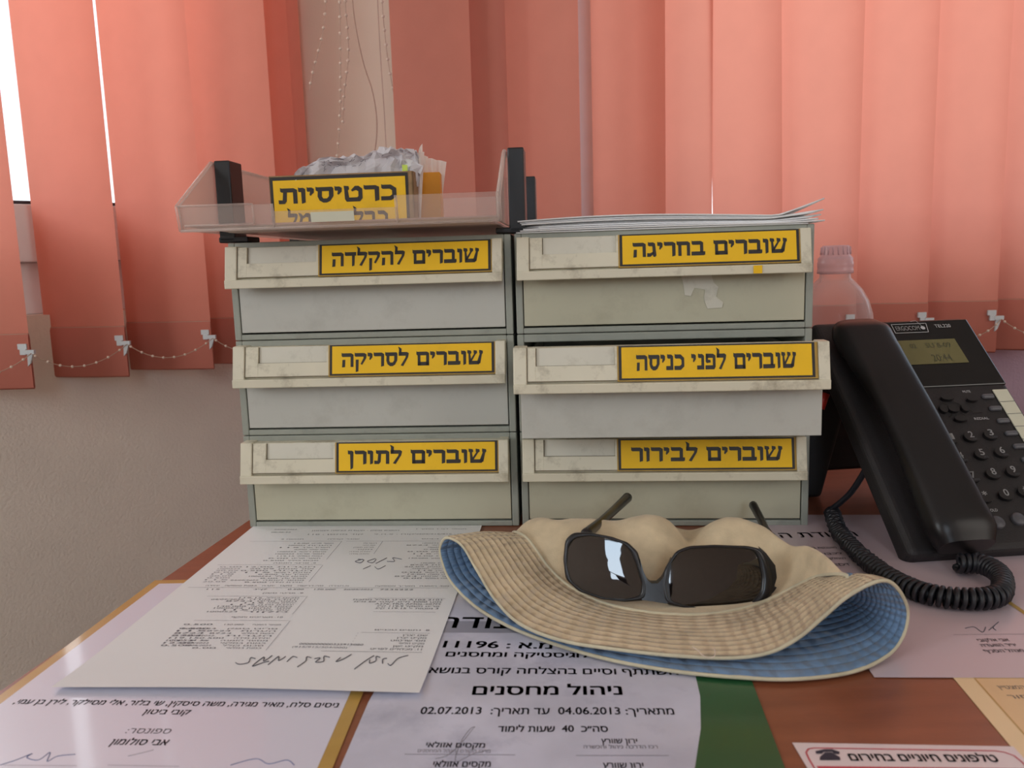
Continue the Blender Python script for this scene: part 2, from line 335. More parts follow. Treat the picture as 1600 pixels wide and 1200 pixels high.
G = {   # block Hebrew letters: (advance, polygons), 10 units tall
 'ש': (10.6, [[(.1,10.3),(2.4,9.9),(2.8,8.3),(2.0,7.4),(2.7,2.0),(1.0,1.0),(.8,7.6),(.1,8.2)], [(4.1,10.3),(6.2,9.8),(6.4,8.2),(5.5,7.4),(2.6,1.8),(1.4,2.2),(4.4,7.6),(4.1,8.2)], [(7.7,10.3),(9.9,9.8),(10.1,8.2),(9.4,7.2),(8.4,1),(7.0,0),(6.2,1.6),(8.0,7.5),(7.7,8.2)], [(1,0),(7.4,0),(8.4,2.6),(1,2.6)]]),
 'ו': (3.9, [[(0,10.4),(.5,9.9),(2.3,9.9),(3.2,9),(3.1,.5),(1.4,-.3),(1.3,7.3),(.3,7.3),(0,7.9)]]),
 'ב': (8.6, [[(.2,10.4),(.8,9.9),(5.6,9.9),(7,8.8),(7,2),(5.1,2),(5.1,7.3),(.8,7.3),(.2,8)], [(0,2.7),(8.1,2.7),(8.1,.6),(7.4,0),(0,0)]]),
 'ר': (7.5, [[(.1,10.4),(.7,9.9),(5.3,9.9),(6.9,8.8),(6.8,.4),(4.9,-.3),(4.9,7.3),(.7,7.3),(.1,8)]]),
 'י': (3.9, [[(0,10.4),(.5,9.9),(2.2,9.9),(3.2,9),(3.1,6.6),(1.6,4.6),(1.1,5.2),(1.4,7.3),(.3,7.3),(0,7.9)]]),
 'ם': (9.0, [[(.1,10.4),(.7,9.9),(7,9.9),(8.3,8.8),(8.3,7.3),(.7,7.3),(.1,8)], [(6.4,8),(8.3,8.8),(8.3,0),(6.4,0)], [(.9,0),(8.3,0),(8.3,2.6),(.9,2.6)], [(.9,0),(2.7,0),(2.7,7.6),(.9,7.6)]]),
 'ל': (7.3, [[(-.1,13.9),(1.2,13.2),(2.2,12.3),(2.0,7.6),(.4,7.6),(.5,12)], [(.3,10.0),(5.8,9.9),(6.9,9),(6.4,6.2),(3.2,-.2),(1.6,.4),(4.7,6.0),(4.9,7.3),(.3,7.3)]]),
 'ה': (8.6, [[(.1,10.4),(.7,9.9),(6.4,9.9),(7.9,8.8),(7.9,0),(6,0),(6,7.3),(.7,7.3),(.1,8)], [(.7,5.2),(2.6,5.2),(2.4,0),(.4,-.3)]]),
 'ק': (8.6, [[(.1,10.4),(.7,9.9),(6.4,9.9),(7.9,8.8),(7.6,6.0),(5,1.3),(3.9,2),(5.9,6.2),(5.9,7.3),(.7,7.3),(.1,8)], [(.8,5.2),(2.7,5.2),(2.5,-3.2),(.8,-3.8)]]),
 'ד': (8.0, [[(.1,10.4),(.7,9.9),(7.5,9.9),(7.5,7.3),(.7,7.3),(.1,8)], [(4.8,7.6),(6.7,7.6),(6.4,.3),(4.8,-.3)]]),
 'ס': (8.6, [[(.1,10.4),(.7,9.9),(7.4,9.9),(8,9),(8,7.3),(.7,7.3),(.1,8)], [(1.0,7.6),(2.9,7.6),(2.7,4),(3.3,2.6),(5.0,2.6),(5.9,4),(6,7.6),(8,7.6),(7.9,4),(6.4,1),(4.9,0),(3.2,0),(1.6,1.4),(.8,4)]]),
 'ת': (9.0, [[(.9,10.4),(1.5,9.9),(7,9.9),(8.5,8.8),(8.5,0),(6.6,0),(6.6,7.3),(1.5,7.3),(.9,8)], [(2.2,7.6),(3.9,7.6),(3.6,1.6),(2.7,0),(0,0),(-.1,2.5),(1.8,2.3)]]),
 'ן': (3.9, [[(0,10.4),(.5,9.9),(2.3,9.9),(3.2,9),(3,-2.6),(1.5,-4),(1.3,7.3),(.3,7.3),(0,7.9)]]),
 'ח': (8.8, [[(.1,10.4),(.7,9.9),(6.6,9.9),(8,8.8),(8,0),(6.1,0),(6.1,7.3),(.7,7.3),(.1,8)], [(1,7.6),(2.9,7.6),(2.9,0),(1,0)]]),
 'ג': (6.2, [[(.6,10.4),(1.2,9.9),(3.8,9.9),(4.9,9),(5.6,.8),(4.6,-.3),(3.6,.2),(3.2,7.3),(1.2,7.3),(.6,8)], [(3.9,3.6),(4.2,2.0),(2.0,0),(.0,0),(.1,2.6),(1.8,2.4)]]),
 'פ': (7.8, [[(.6,10.1),(5.6,9.9),(7.2,8.8),(7.2,1.6),(5.3,1.6),(5.3,7.3),(.6,7.3)], [(.2,0),(6.2,0),(7.2,1.6),(6,2.6),(.2,2.6)], [(.6,10),(2.3,9),(1.9,6.2),(3.7,6.0),(3.9,4.4),(1.2,4.0),(.4,5)]]),
 'נ': (5.6, [[(.8,10.4),(1.4,9.9),(3.6,9.9),(4.9,8.8),(4.9,0),(0,0),(0,2.6),(3.0,2.6),(3.0,7.3),(1.4,7.3),(.8,8)]]),
 'כ': (7.6, [[(.4,10.4),(1,9.9),(4.6,9.9),(7,7.6),(7,2.2),(4.6,0),(.1,0),(.1,2.6),(4,2.6),(5.1,3.6),(5.1,6.2),(4,7.3),(1,7.3),(.4,8)]]),
 'ט': (9.0, [[(.2,10.2),(2.4,9.9),(2.6,8),(2.0,7.2),(2.4,2.6),(6.0,2.6),(6.6,3.4),(6.6,6.4),(5.6,7.3),(3.8,6.4),(3.4,7.4),(5.2,9.9),(6.8,9.9),(8.4,8),(8.4,2),(7.2,0),(1.2,0),(.5,1.6),(.4,7.4)]]),
 'מ': (9.2, [[(0,10.4),(2,9.6),(3.3,7.8),(1.4,0),(-.4,0),(1.2,6.8)], [(3,7.6),(5,9.9),(7,9.9),(8.5,8.4),(8.5,0),(4,0),(4,2.6),(6.6,2.6),(6.6,6.8),(5,7.3),(3.2,6)]]),
 ' ': (4.4, []),
}
def block_text(mb, s, o, ex, ey, width, h, m, clip=None):
    """block letters, right to left word s, lower left at o, spanning width along ex, 10 units = h along ey"""
    W = sum(G[c][0] for c in s); x = 0; o, ex, ey = Vector(o), Vector(ex), Vector(ey)
    for c in s[::-1]:
        adv, ps = G[c]
        for p in ps: mb.poly([o + ex * ((x + a) * width / W) + ey * (b * h / 10) for a, b in p], m)
        x += adv

# ------------------------------------------------------------------ room shell
WL0, WLd = Vector((-.80, 1.29, 0)), Vector((.747, .665, 0)); WLn = Vector((-.665, .747, 0))   # left wall line and outward normal
def WL(s, o, z): p = WL0 + WLd * s + WLn * o; return (p.x, p.y, z)
def wallbox(mb, s0, s1, o0, o1, z0, z1, m):
    mb.hexa([WL(s0, o0, z0), WL(s1, o0, z0), WL(s1, o1, z0), WL(s0, o1, z0), WL(s0, o0, z1), WL(s1, o0, z1), WL(s1, o1, z1), WL(s0, o1, z1)], m)
b = MB(); b.box(-3, 3, -3, 3, -.80, -.75, 'floorm'); struct(b, 'floor')
b = MB(); b.box(-3, 3, -3, 3, 1.95, 2.0, 'ceil'); struct(b, 'ceiling')
SILL_L, SILL_R = .175, .24
b = MB()
wallbox(b, -1.9, .46, 0, .16, -.75, SILL_L, 'wallm'); wallbox(b, -1.9, .46, 0, .16, 1.4, 1.95, 'wallm')
wallbox(b, -1.9, -.62, 0, .16, SILL_L, 1.4, 'wallm')
struct(b, 'wall_left')
b = MB(); b.box(-.47, -.172, 1.60, 1.78, -.75, 1.95, 'pillar'); struct(b, 'pillar', bevel=.004)
b = MB()
b.box(-.172, 3, 1.37, 1.53, -.75, SILL_R, 'lilac'); b.box(-.172, 3, 1.37, 1.53, 1.4, 1.95, 'lilac')
b.box(-.172, .085, 1.37, 1.53, SILL_R, 1.4, 'lilac'); b.box(2.0, 3, 1.37, 1.53, SILL_R, 1.4, 'lilac'); b.box(-.172, -.12, 1.53, 1.75, -.75, 1.95, 'lilac')
struct(b, 'wall_back')
b = MB(); b.box(2.95, 3, -3, 1.4, -.75, 1.95, 'wallm'); struct(b, 'wall_right')
b = MB(); b.box(-3, -.12, -2.1, -2.0, -.75, 1.95, 'wallm'); b.box(.38, 3, -2.1, -2.0, -.75, 1.95, 'wallm')
b.box(-.12, .38, -2.1, -2.0, -.75, .35, 'wallm'); b.box(-.12, .38, -2.1, -2.0, 1.4, 1.95, 'wallm'); struct(b, 'wall_front')
b = MB(); b.box(-3, -2.15, -2.1, -1.55, -.75, 1.95, 'wallm'); b.box(-3, -2.15, -.25, .25, -.75, 1.95, 'wallm'); b.box(-3, -2.15, -1.55, -.25, -.75, .4, 'wallm'); b.box(-3, -2.15, -1.55, -.25, 1.5, 1.95, 'wallm'); struct(b, 'wall_side')  # unseen side wall, opening added to go with the side fill
# windows
b = MB()
zb = SILL_L
wallbox(b, -.62, .46, .05, .11, zb, .26, 'pvc'); wallbox(b, -.60, .44, .03, .09, .26, .352, 'pvc'); wallbox(b, -.62, .46, .05, .11, 1.32, 1.4, 'pvc')
for s0 in (-.62, .41): wallbox(b, s0, s0 + .05, .05, .11, zb, 1.4, 'pvc')
wallbox(b, -.60, .44, .035, .08, .352, .358, 'rubber')
wo = struct(b, 'window_1', bevel=.002)
b = MB()
for x0, x1 in ((.080, .152), (.235, .262), (1.0, 1.05), (1.95, 2.0)): b.box(x0, x1, 1.42, 1.48, SILL_R, 1.4, 'pvc')
b.box(.085, 2.0, 1.42, 1.48, SILL_R, .30, 'pvc'); b.box(.085, 2.0, 1.42, 1.48, 1.33, 1.4, 'pvc'); b.box(.12, 1.98, 1.425, 1.46, .30, .306, 'rubber')
struct(b, 'window_2', bevel=.002)

b = MB(); b.box(-.12, -.09, -2.05, -2.0, .35, 1.4, 'pvc'); b.box(.35, .38, -2.05, -2.0, .35, 1.4, 'pvc'); b.box(-.12, .38, -2.05, -2.0, .55, .58, 'pvc'); b.box(-.12, .38, -2.05, -2.0, .35, .38, 'pvc'); b.box(.08, .38, -2.05, -2.0, .38, .55, 'rubber')
struct(b, 'window_3')
# ------------------------------------------------------------------ desk
b = MB()
de = [(-.2537 + .145 * .34, 1.11), (-.2537, .769), (-.3500, .105), (1.3, .06), (1.3, 1.18)]
b.prism([(x, y, -.03) for x, y in de], (0, 0, .03), 'desk'); b.build('desk_top_tmp')
top = bpy.data.objects['desk_top_tmp']; top.name = 'desk_top'
dk = empty('desk', (.4, .6, -.75), 'brown veneer desk carrying the drawer units, hat and telephone', 'desk')
top.parent = dk; top.location = (-.4, -.6, .75)
for lx, ly in ((-.22, .2), (1.2, .15), (-.13, 1.0), (1.2, 1.08)):
    b = MB(); b.box(lx - .025, lx + .025, ly - .025, ly + .025, -.75, -.03, 'desk')
    o = b.build('leg', parent=dk, bevel=.003); o.location = (-.4, -.6, .75)

# ------------------------------------------------------------------ blinds
def clip_geo(b, p, s=1.0):
    x, y, z = p
    b.box(x - .012 * s, x + .001, y - .004, y - .001, z + .004, z + .012, 'clip'); b.box(x - .009, x - .001, y - .005, y - .002, z - .004, z + .004, 'clip')
    b.box(x - .002, x + .012, y - .006, y - .001, z - .003, z + .003, 'clip')
    b.prism([(x + .001, y - .004, z - .001), (x + .009, y - .004, z - .003), (x + .004, y - .004, z - .017), (x - .0, y - .004, z - .021)], (0, .003, 0), 'clip')
clips_L, clips_R = [], []
def slat(xl, xr, ylo, yhi, label, group, clips=None, ztop=1.33, zbot=.073, zhem=.155, lean=0.0):
    """one hanging slat between world x xl..xr, left edge at depth ylo and right edge at depth yhi"""
    W = math.hypot(xr - xl, yhi - ylo); t = empty('blind_slat', ((xl + xr) / 2, (ylo + yhi) / 2, zbot), label, 'blind slat', group)
    ox, oy = t.location.x, t.location.y
    def P(u, z, off=0):
        cur = math.sin(u * math.pi) * .006
        return (xl + (xr - xl) * u - ox + lean * (z - zbot), ylo + (yhi - ylo) * u - oy - cur - off, z - zbot)
    b = MB(); b.grid(lambda u, v: P(u, zhem + (ztop - zhem) * v), 12, 6, 'slat'); b.build('slat_fabric', parent=t)
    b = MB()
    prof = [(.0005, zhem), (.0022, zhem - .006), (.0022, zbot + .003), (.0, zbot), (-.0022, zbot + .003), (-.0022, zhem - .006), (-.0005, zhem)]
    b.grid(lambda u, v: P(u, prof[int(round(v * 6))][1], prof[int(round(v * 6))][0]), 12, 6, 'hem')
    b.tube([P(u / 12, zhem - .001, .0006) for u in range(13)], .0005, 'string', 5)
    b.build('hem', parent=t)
    p = P(1, .128, .0)
    b = MB(); clip_geo(b, (p[0] - .004, p[1], .128 - zbot)); b.build('chain_clip', parent=t)
    if clips is not None: clips.append((p[0] + ox + .004, p[1] + oy - .006, .126))
    return t
GL, GR = 'coral slats of the blind on the left window', 'coral slats of the blind on the right window'
# left blind: (px left, px right, reference row, depth left edge, depth right edge, label)
for x0, x1, yr, D0, D1, lb, zb_ in (
    (-125, 19, 300, 1.225, 1.205, 'coral blind slat cut by the left edge of the photo', .073),
    (46, 174, 300, 1.345, 1.315, 'coral blind slat just right of the bright left window gap', .073),
    (178, 312, 300, 1.415, 1.385, 'coral blind slat whose hem ends nearest the upper left drawer unit', .073),
    (292, 432, 300, 1.475, 1.445, 'coral blind slat seen through the left end of the clear tray', .073),
    (395, 466, 300, 1.56, 1.535, 'dark coral blind slat behind the yellow box, left of the cream column', .073),
    (455, 484, 300, 1.60, 1.555, 'narrow dark orange slat edge against the cream column', .073)):
    a, c = dep(x0, yr, D0), dep(x1, yr, D1)
    slat(a.x, c.x, D0, D1 - .0, lb, GL, clips_L, zbot=zb_)
for x0, x1, D0, D1, lb in (
    (622, 743, 1.315, 1.29, 'dark coral slat right of the cream column and above the yellow box'),
    (738, 853, 1.335, 1.315, 'dark coral slat behind the black tray post'),
    (797, 908, 1.305, 1.28, 'dark coral slat just left of the pale window post'),
    (927, 1040, 1.305, 1.28, 'bright coral slat just right of the pale window post'),
    (997, 1112.5, 1.335, 1.31, 'bright coral slat with a thin bright slit on its right'),
    (1113, 1222, 1.315, 1.285, 'bright coral slat above the right end of the loose papers'),
    (1212, 1343, 1.325, 1.285, 'coral slat behind the clear plastic bottle cap'),
    (1334, 1457, 1.325, 1.285, 'coral slat above the telephone handset and display'),
    (1448, 1568, 1.325, 1.285, 'coral slat above the right corner of the telephone'),
    (1560, 1685, 1.325, 1.285, 'rightmost coral slat cut by the photo edge')):
    a, c = dep(x0, 300, D0), dep(x1, 300, D1)
    ln_ = -.02 if x0 == 1113 else 0
    slat(a.x - ln_ * .26, c.x - ln_ * .26, D0, D1, lb, GR, clips_R, lean=ln_)
def chain(cl, label, group):
    cl = sorted(cl); b = MB()
    o = Vector(cl[0])
    pts = [Vector((cl[0][0] - .105, cl[0][1] - .05, cl[0][2]))] + [Vector(c) for c in cl]
    for a, c in zip(pts, pts[1:]):
        path = []; n = 24
        for i in range(n + 1):
            u = i / n; p = a.lerp(c, u); p.z -= .026 * 4 * u * (1 - u); p.y -= .008 * math.sin(math.pi * u); path.append(p - o)
        b.tube(path, .0006, 'string', 5)
        for k in range(8):
            u = (k + .5) / 8; q = path[int(u * n)]; b.ball(q, .0021, 'bead')
    tag(b.build('bead_chain', loc=o), label, 'chain', group)
chain(clips_L[:4], 'white bead chain linking the hems of the left blind', 'bead chains along the hems')
chain([c for c in clips_R[5:]], 'white bead chain linking the hems behind the telephone', 'bead chains along the hems')
b = MB()
def railp(a, c, w=.025):
    a, c = Vector(a), Vector(c); d = (c - a).normalized(); n = Vector((-d.y, d.x, 0)) * w
    b.hexa([a - n, c - n, c + n, a + n] + [p + Vector((0, 0, .04)) for p in (a - n, c - n, c + n, a + n)], 'pvc')
railp((-.86, 1.12, 1.33), (-.40, 1.60, 1.33)); tag(b.build('head_rail'), 'white head rail above the left blind', 'rail')
b = MB(); railp((-.19, 1.31, 1.33), (.92, 1.31, 1.33)); tag(b.build('head_rail'), 'white head rail above the right blind', 'rail')
# cords hanging before the cream column
def cord(pts, D, name, label, beads, r=.0011, m='string', cat='cord'):
    path = spline([dep(x, y, D) for x, y in pts], 40); top = path[0].copy(); path = [Vector((top.x, top.y, 1.33))] + path
    b = MB(); o = path[-1].copy(); b.tube([p - o for p in path], r, m, 6)
    if beads:
        L = 0
        for p, q in zip(path[1:], path[2:]):
            L += (q - p).length
            if L > .0165: b.ball(q - o, .0026, 'bead'); L = 0
    tag(b.build(name, loc=o), label, cat, 'cords hanging over the cream column')
cord([(509, -60), (509, 0), (506, 40), (500, 70), (492, 100), (486, 125), (484, 142)], 1.42, 'bead_chain', 'leftmost bead chain swinging across the cream column', True, .0006, cat='chain')
cord([(531, -60), (531, 0), (532, 80), (532, 150), (530, 200), (527, 245), (526, 262)], 1.40, 'bead_chain', 'straight bead chain down the middle of the cream column', True, .0006, cat='chain')
cord([(539, -60), (540, 10), (544, 60), (544, 95), (538, 145), (536, 190)], 1.41, 'bead_chain', 'short bead chain beside the straight one on the column', True, .0006, cat='chain')
cord([(596, -60), (597, 0), (601, 50), (607, 100), (616, 150), (624, 195), (629, 225)], 1.38, 'bead_chain', 'bead chain running down the right edge of the column', True, .0006, cat='chain')
cord([(549, -60), (551, 5), (557, 50), (568, 100), (581, 140), (588, 180), (588, 215), (584, 245)], 1.40, 'pull_cord', 'plain tan cord curving over the cream column', False)
cord([(588, -60), (590, 0), (594, 80), (600, 170), (604, 245)], 1.43, 'pull_cord', 'thin tan cord hanging straight right of the curved one', False, .0007)

# ------------------------------------------------------------------ drawer units
UW, UH, UD, T = .25, .0867, .335, .006
def drawer_unit(loc, rz, words, lx0, label, open_=0., dm='drawer'):
    t = empty('drawer_unit', loc, label, 'drawer unit', 'stacked grey drawer units', rz)
    b = MB()
    b.box(0, T, 0, UD, 0, UH - .0006, 'case'); b.box(UW - T, UW, 0, UD, 0, UH - .0006, 'case'); b.box(T, UW - T, 0, UD, 0, T - .001, 'case')
    b.box(T, UW - T, 0.0, UD, UH - .0075, UH - .0006, 'case'); b.box(T, UW - T, UD - .004, UD, T, UH - T, 'case')
    b.build('case', parent=t, bevel=.0009)
    # drawer: open tray with a thick front
    x0, x1 = T + .0008, UW - T - .0008; z0, z1 = .0065, .079; yo = -open_
    d = MB()
    d.box(x0, x1, yo + .0005, yo + .004, z0, .0795, dm); d.box(x0 + .001, x0 + .0035, yo + .004, yo + UD - .03, z0, .068, dm); d.box(x1 - .0035, x1 - .001, yo + .004, yo + UD - .03, z0, .068, dm)
    d.box(x0 + .0035, x1 - .0035, yo + .004, yo + UD - .03, z0, z0 + .002, dm); d.box(x0 + .001, x1 - .001, yo + UD - .033, yo + UD - .03, z0, .068, dm)
    do = d.build('drawer', parent=t, bevel=.0006)
    # handle: slanted plate with raised cheeks and a lip along the bottom
    hx0, hx1 = .003, .2435; zt, zm = .0815, .0525; yt, ym = yo - .0095, yo - .0160
    h = MB()
    def q(z): return yt + (ym - yt) * (zt - z) / (zt - zm)
    h.hexa([(hx0, q(zm), zm), (hx1, q(zm), zm), (hx1, q(zm) + .002, zm), (hx0, q(zm) + .002, zm), (hx0, yt, zt), (hx1, yt, zt), (hx1, yo + .0004, zt), (hx0, yo + .0004, zt)], 'handle')
    for a, c in ((hx0, hx0 + .0105), (hx1 - .0085, hx1)):       # cheeks
        h.prism([(a, yt - .0045, zt + .001), (a, ym - .0045, zm - .001), (a, ym + .0, zm - .001), (a, yo + .0005, zt - .022), (a, yo + .0005, zt + .001)], (c - a, 0, 0), 'handle')
    h.box(hx0, hx1, ym - .0055, ym + .0015, zm - .0060, zm + .0015, 'handle')  # lip
    h.build('handle', parent=do, bevel=.0008)
    ex = Vector((1, 0, 0)); ey = Vector((0, yt - ym, zt - zm)).normalized(); en = Vector((0, -ey.z, ey.y))
    o = Vector((0, ym, zm)); HL = (Vector((0, yt, zt)) - o).length
    def PT(x, s, n=.0): return o + ex * x + ey * (s * HL) + en * n
    c = MB()   # card slot: raised L-shaped rim with the window inset
    sx0, sx1 = lx0 - .0645, lx0 - .003
    def pl(xa, xb, sa, sb, n, m): c.hexa([PT(xa, sa), PT(xb, sa), PT(xb, sa, n), PT(xa, sa, n), PT(xa, sb), PT(xb, sb), PT(xb, sb, n), PT(xa, sb, n)], m)
    pl(.0135, sx0, .08, .985, .0028, 'handle'); pl(sx0, lx0 - .001, .08, .50, .0028, 'handle'); pl(sx1, lx0 - .001, .50, .985, .0028, 'handle')
    pl(sx0, sx1, .50, .985, .0004, 'slot')
    c.build('card_slot', parent=do, bevel=.0004)
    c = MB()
    def gr(xa, xb, sa, sb, n): c.poly([PT(xa, sa, n), PT(xb, sa, n), PT(xb, sb, n), PT(xa, sb, n)], 'line_brown')
    gr(sx0, sx0 + .0007, .50, .985, .0006); gr(sx0, sx1, .50, .515, .0006); gr(hx0 + .0105, hx0 + .0112, .08, .985, .0030); gr(hx0 + .0105, lx0 - .001, .075, .10, .0030)  # thin dark brown strips along slot edges, left cheek and lip
    c.build('edge_line', parent=do)
    # sticker
    l = MB(); lx1 = min(lx0 + .1475, hx1 - .0095); n0 = .0034
    l.hexa([PT(lx0 - .0012, .06, .0), PT(lx1 + .0022, .06, 0), PT(lx1 + .0022, .06, n0 - .0004), PT(lx0 - .0012, .06, n0 - .0004), PT(lx0 - .0012, .99, 0), PT(lx1 + .0022, .99, 0), PT(lx1 + .0022, .99, n0 - .0004), PT(lx0 - .0012, .99, n0 - .0004)], 'ybrown')
    def rect(xa, xb, sa, sb, n, m): l.poly([PT(xa, sa, n), PT(xb, sa, n), PT(xb, sb, n), PT(xa, sb, n)], m)
    rect(lx0, lx1, .09, .99, n0 - .0002, 'ink'); rect(lx0 + .0022, lx1 - .0022, .09 + .05, .99 - .04, n0, 'yellow')
    W = lx1 - lx0; tw = W * (.82 if open_ else .865)
    block_text(l, words, PT(lx1 - W * (.09 if open_ else .062) - tw, .335, n0 + .0002), ex, ey, tw, .0121, 'ink')
    l.build('sticker', parent=do)
    return t, do
LU, LA = (-.2466, .7393), -.0802
RU, RA = (.0056, .7185), -.0946
dl = [(LU, LA, 2, 'שוברים להקלדה', .0865, 0, 'top drawer unit of the left stack, under the clear tray'),
      (LU, LA, 1, 'שוברים לסריקה', .0900, 0, 'middle drawer unit of the left stack'),
      (LU, LA, 0, 'שוברים לתורן', .0905, 0, 'bottom drawer unit of the left stack, standing on the desk'),
      (RU, RA, 2, 'שוברים בחריגה', .0890, 0, 'top drawer unit of the right stack, under loose papers, with tape residue'),
      (RU, RA, 1, 'שוברים לפני כניסה', .0850, .060, 'middle drawer unit of the right stack, its drawer pulled open'),
      (RU, RA, 0, 'שוברים לבירור', .0860, 0, 'bottom drawer unit of the right stack, behind the hat and sunglasses')]
units = []
for (ux, uy), a, k, s, lx, op, lb in dl:
    units.append(drawer_unit((ux, uy, k * UH + .0003), a, s, lx, lb, op, 'drawerw' if (k == 0 or (ux > 0 and k == 2)) else 'drawer'))
# tape residue and a yellow scrap on the upper right drawer
b = MB()
pts = [(.141, .047), (.166, .047), (.168, .040), (.172, .036), (.170, .028), (.176, .023), (.175, .0185), (.163, .018), (.160, .026), (.161, .034), (.152, .036), (.149, .029), (.144, .030), (.143, .038)]
b.prism([(x, .0004, z) for x, z in pts], (0, -.0006, 0), 'slot'); b.build('tape_residue', parent=units[3][1])
b = MB(); b.prism([(.1965, -.0222, .0470), (.2035, -.0222, .0470), (.2035, -.0222, .0535), (.1965, -.0222, .0535)], (0, -.0003, 0), 'yellow'); b.build('tape_scrap', parent=units[3][1])

# ------------------------------------------------------------------ clear letter tray on the left stack
TZ = .2635
ty0 = Vector((-.264, .682, TZ)); t = empty('letter_tray', ty0, 'clear plastic letter tray on black posts above the left stack', 'letter tray', None, -.0802)
TWD, TDP = .259, .34
b = MB()
def tp(x, y, z): return (x, y, z)
b.box(.026, TWD - .006, .03, TDP, .004, .0065, 'clearw')                       # floor
b.hexa([(.028, .030, .004), (TWD - .012, .030, .004), (TWD - .012, .034, .0055), (.028, .034, .0055), (.006, .002, .008), (TWD, .002, .008), (TWD, .005, .0095), (.006, .005, .0095)], 'clearw')
b.build('tray_floor', parent=t, bevel=.0006)
b = MB()       # front lip with the thumb dip
def lip(x0, x1, h):
    b.hexa([(x0, 0, .005), (x1, 0, .005), (x1, .0025, .005), (x0, .0025, .005), (x0, -.004, .005 + h), (x1, -.004, .005 + h), (x1, -.002, .005 + h), (x0, -.002, .005 + h)], 'clear')
lip(0, .078, .019); lip(.078, .178, .013); lip(.178, TWD, .022)
for x, h in ((.078, .019), (.178, .022)): b.tube([(x, -.001, .006), (x, -.0045, .005 + h)], .0012, 'clear', 6)
b.tube([(0, -.004, .0245), (.062, -.004, .0245)], .0009, 'clear', 6); b.tube([(.062, -.004, .0245), (.062, -.002, .009)], .0009, 'clear', 6); b.tube([(.004, -.002, .009), (.062, -.002, .009)], .0009, 'clear', 6)
b.tube([(0, -.001, .005), (TWD, -.001, .005)], .0012, 'clear', 6)
b.build('front_lip', parent=t)
for s, x in ((0, 0), (1, TWD)):
    b = MB(); dx = .0022 * (1 if s == 0 else -1)
    pr = [(0, .005), (-.004, .024), (.066, .066), (.20, .066), (TDP, .066), (TDP, .005)]
    b.prism([(x, y, z) for y, z in pr], (dx, 0, 0), 'clear')
    b.tube([(x, 0, .005), (x, -.004, .024), (x, .066, .066), (x, TDP, .066)], .0019, 'clear', 8)
    b.build('side_panel', parent=t)
b = MB(); b.box(0, TWD, TDP - .002, TDP, .005, .05, 'clear'); b.build('back_panel', parent=t)
def white_tag():
    b = MB(); b.poly([(.109, -.0032, .0085), (.144, -.0032, .0085), (.144, -.0046, .0162), (.109, -.0046, .0162)], 'label'); b.build('paper_tag', parent=t)
white_tag()
for x0, x1, y0 in ((.0035, .0175, .064), (TWD + .003, TWD + .017, .058), (TWD + .003, TWD + .015, .30), (-.0035 - .012, -.0035, .30)):
    b = MB(); b.box(x0, x1, y0, y0 + .028, -.0025, .068, 'black'); fx = x0 - (.012 if x0 > .1 else .001); gx = x1 + .012
    b.box(fx, gx, y0, y0 + .028, -.0031, .002, 'black'); b.build('post', parent=t, bevel=.0012)
# yellow card box in the tray
c0 = dep(420, 281, .752); c1 = dep(645, 269, .742); zt = .3175
ang = math.atan2(c1.y - c0.y, c1.x - c0.x); W = (c1 - c0).xy.length
t = empty('card_box', (c0.x, c0.y, .2705), 'yellow lettered card box holding crumpled slips in the clear tray', 'box', None, ang)
H = zt - .2705
b = MB(); b.box(0, W, .0, .0018, 0, H, 'cartedge'); b.box(0, .0018, 0, .024, 0, H, 'cartedge'); b.box(W - .0018, W, 0, .024, 0, H, 'cartedge'); b.box(0, W, .0222, .024, 0, H, 'cartedge'); b.box(0, W, 0, .024, 0, .0015, 'cartedge')
b.build('carton', parent=t, bevel=.0004)
b = MB(); E1, E2 = Vector((1, 0, 0)), Vector((0, 0, 1))
b.poly([(.001, -.0003, 0), (W - .0045, -.0003, 0), (W - .0045, -.0003, H - .0012), (.001, -.0003, H - .0012)], 'ink')
b.poly([(.0035, -.0005, 0), (W - .007, -.0005, 0), (W - .007, -.0005, H - .0042), (.0035, -.0005, H - .0042)], 'yellow')
block_text(b, 'כרטיסיות', (.008, -.0008, H - .0245), E1, E2, W - .022, .0135, 'ink')
block_text(b, 'כבלי השמל', (.015, -.0008, H - .0455), E1, E2, W - .038, .0125, 'ink')
b.build('sticker', parent=t)
a0 = dep(640, 270, .80); a1 = dep(687, 270, .80)
t = empty('carton', (a0.x, .80, .2705), 'plain orange carton standing behind the right end of the lettered box', 'box')
b = MB(); wd = a1.x - a0.x; b.box(-.03, wd, 0, .03, 0, a0.z - .2705, 'orange'); b.build('carton_body', parent=t, bevel=.0006)
# crumpled papers in the box
def crumple(px0, px1, top, D, thick, name, m, seed, lb, cat, grp=None, wob=.0065):
    """a crumpled bundle whose upper outline follows the points top"""
    zs = [dep(x, y, D) for x, y in top]; base = .305; o = Vector((zs[0].x, D, base)); n = 30
    pts = spline(zs, n); b = MB()
    def f(u, v):
        p = pts[int(round(u * n))]; an = v * math.pi
        h = (p.z - base); y = D + thick * (v - .5)
        prof = math.sin(min(1, max(0, an)) if False else an) ** .45
        q = Vector((p.x, y, base + h * prof))
        q.z += wob * noise.noise(Vector((u * 14, v * 9, seed))) * prof; q.y += 2.2 * wob * noise.noise(Vector((u * 10, v * 8, seed + 5)))
        q.x += wob * noise.noise(Vector((u * 9, v * 11, seed + 9)))
        return q - o
    b.grid(f, n, 14, m, smooth=False); o2 = b.build(name, loc=o); tag(o2, lb, cat, grp); return o2
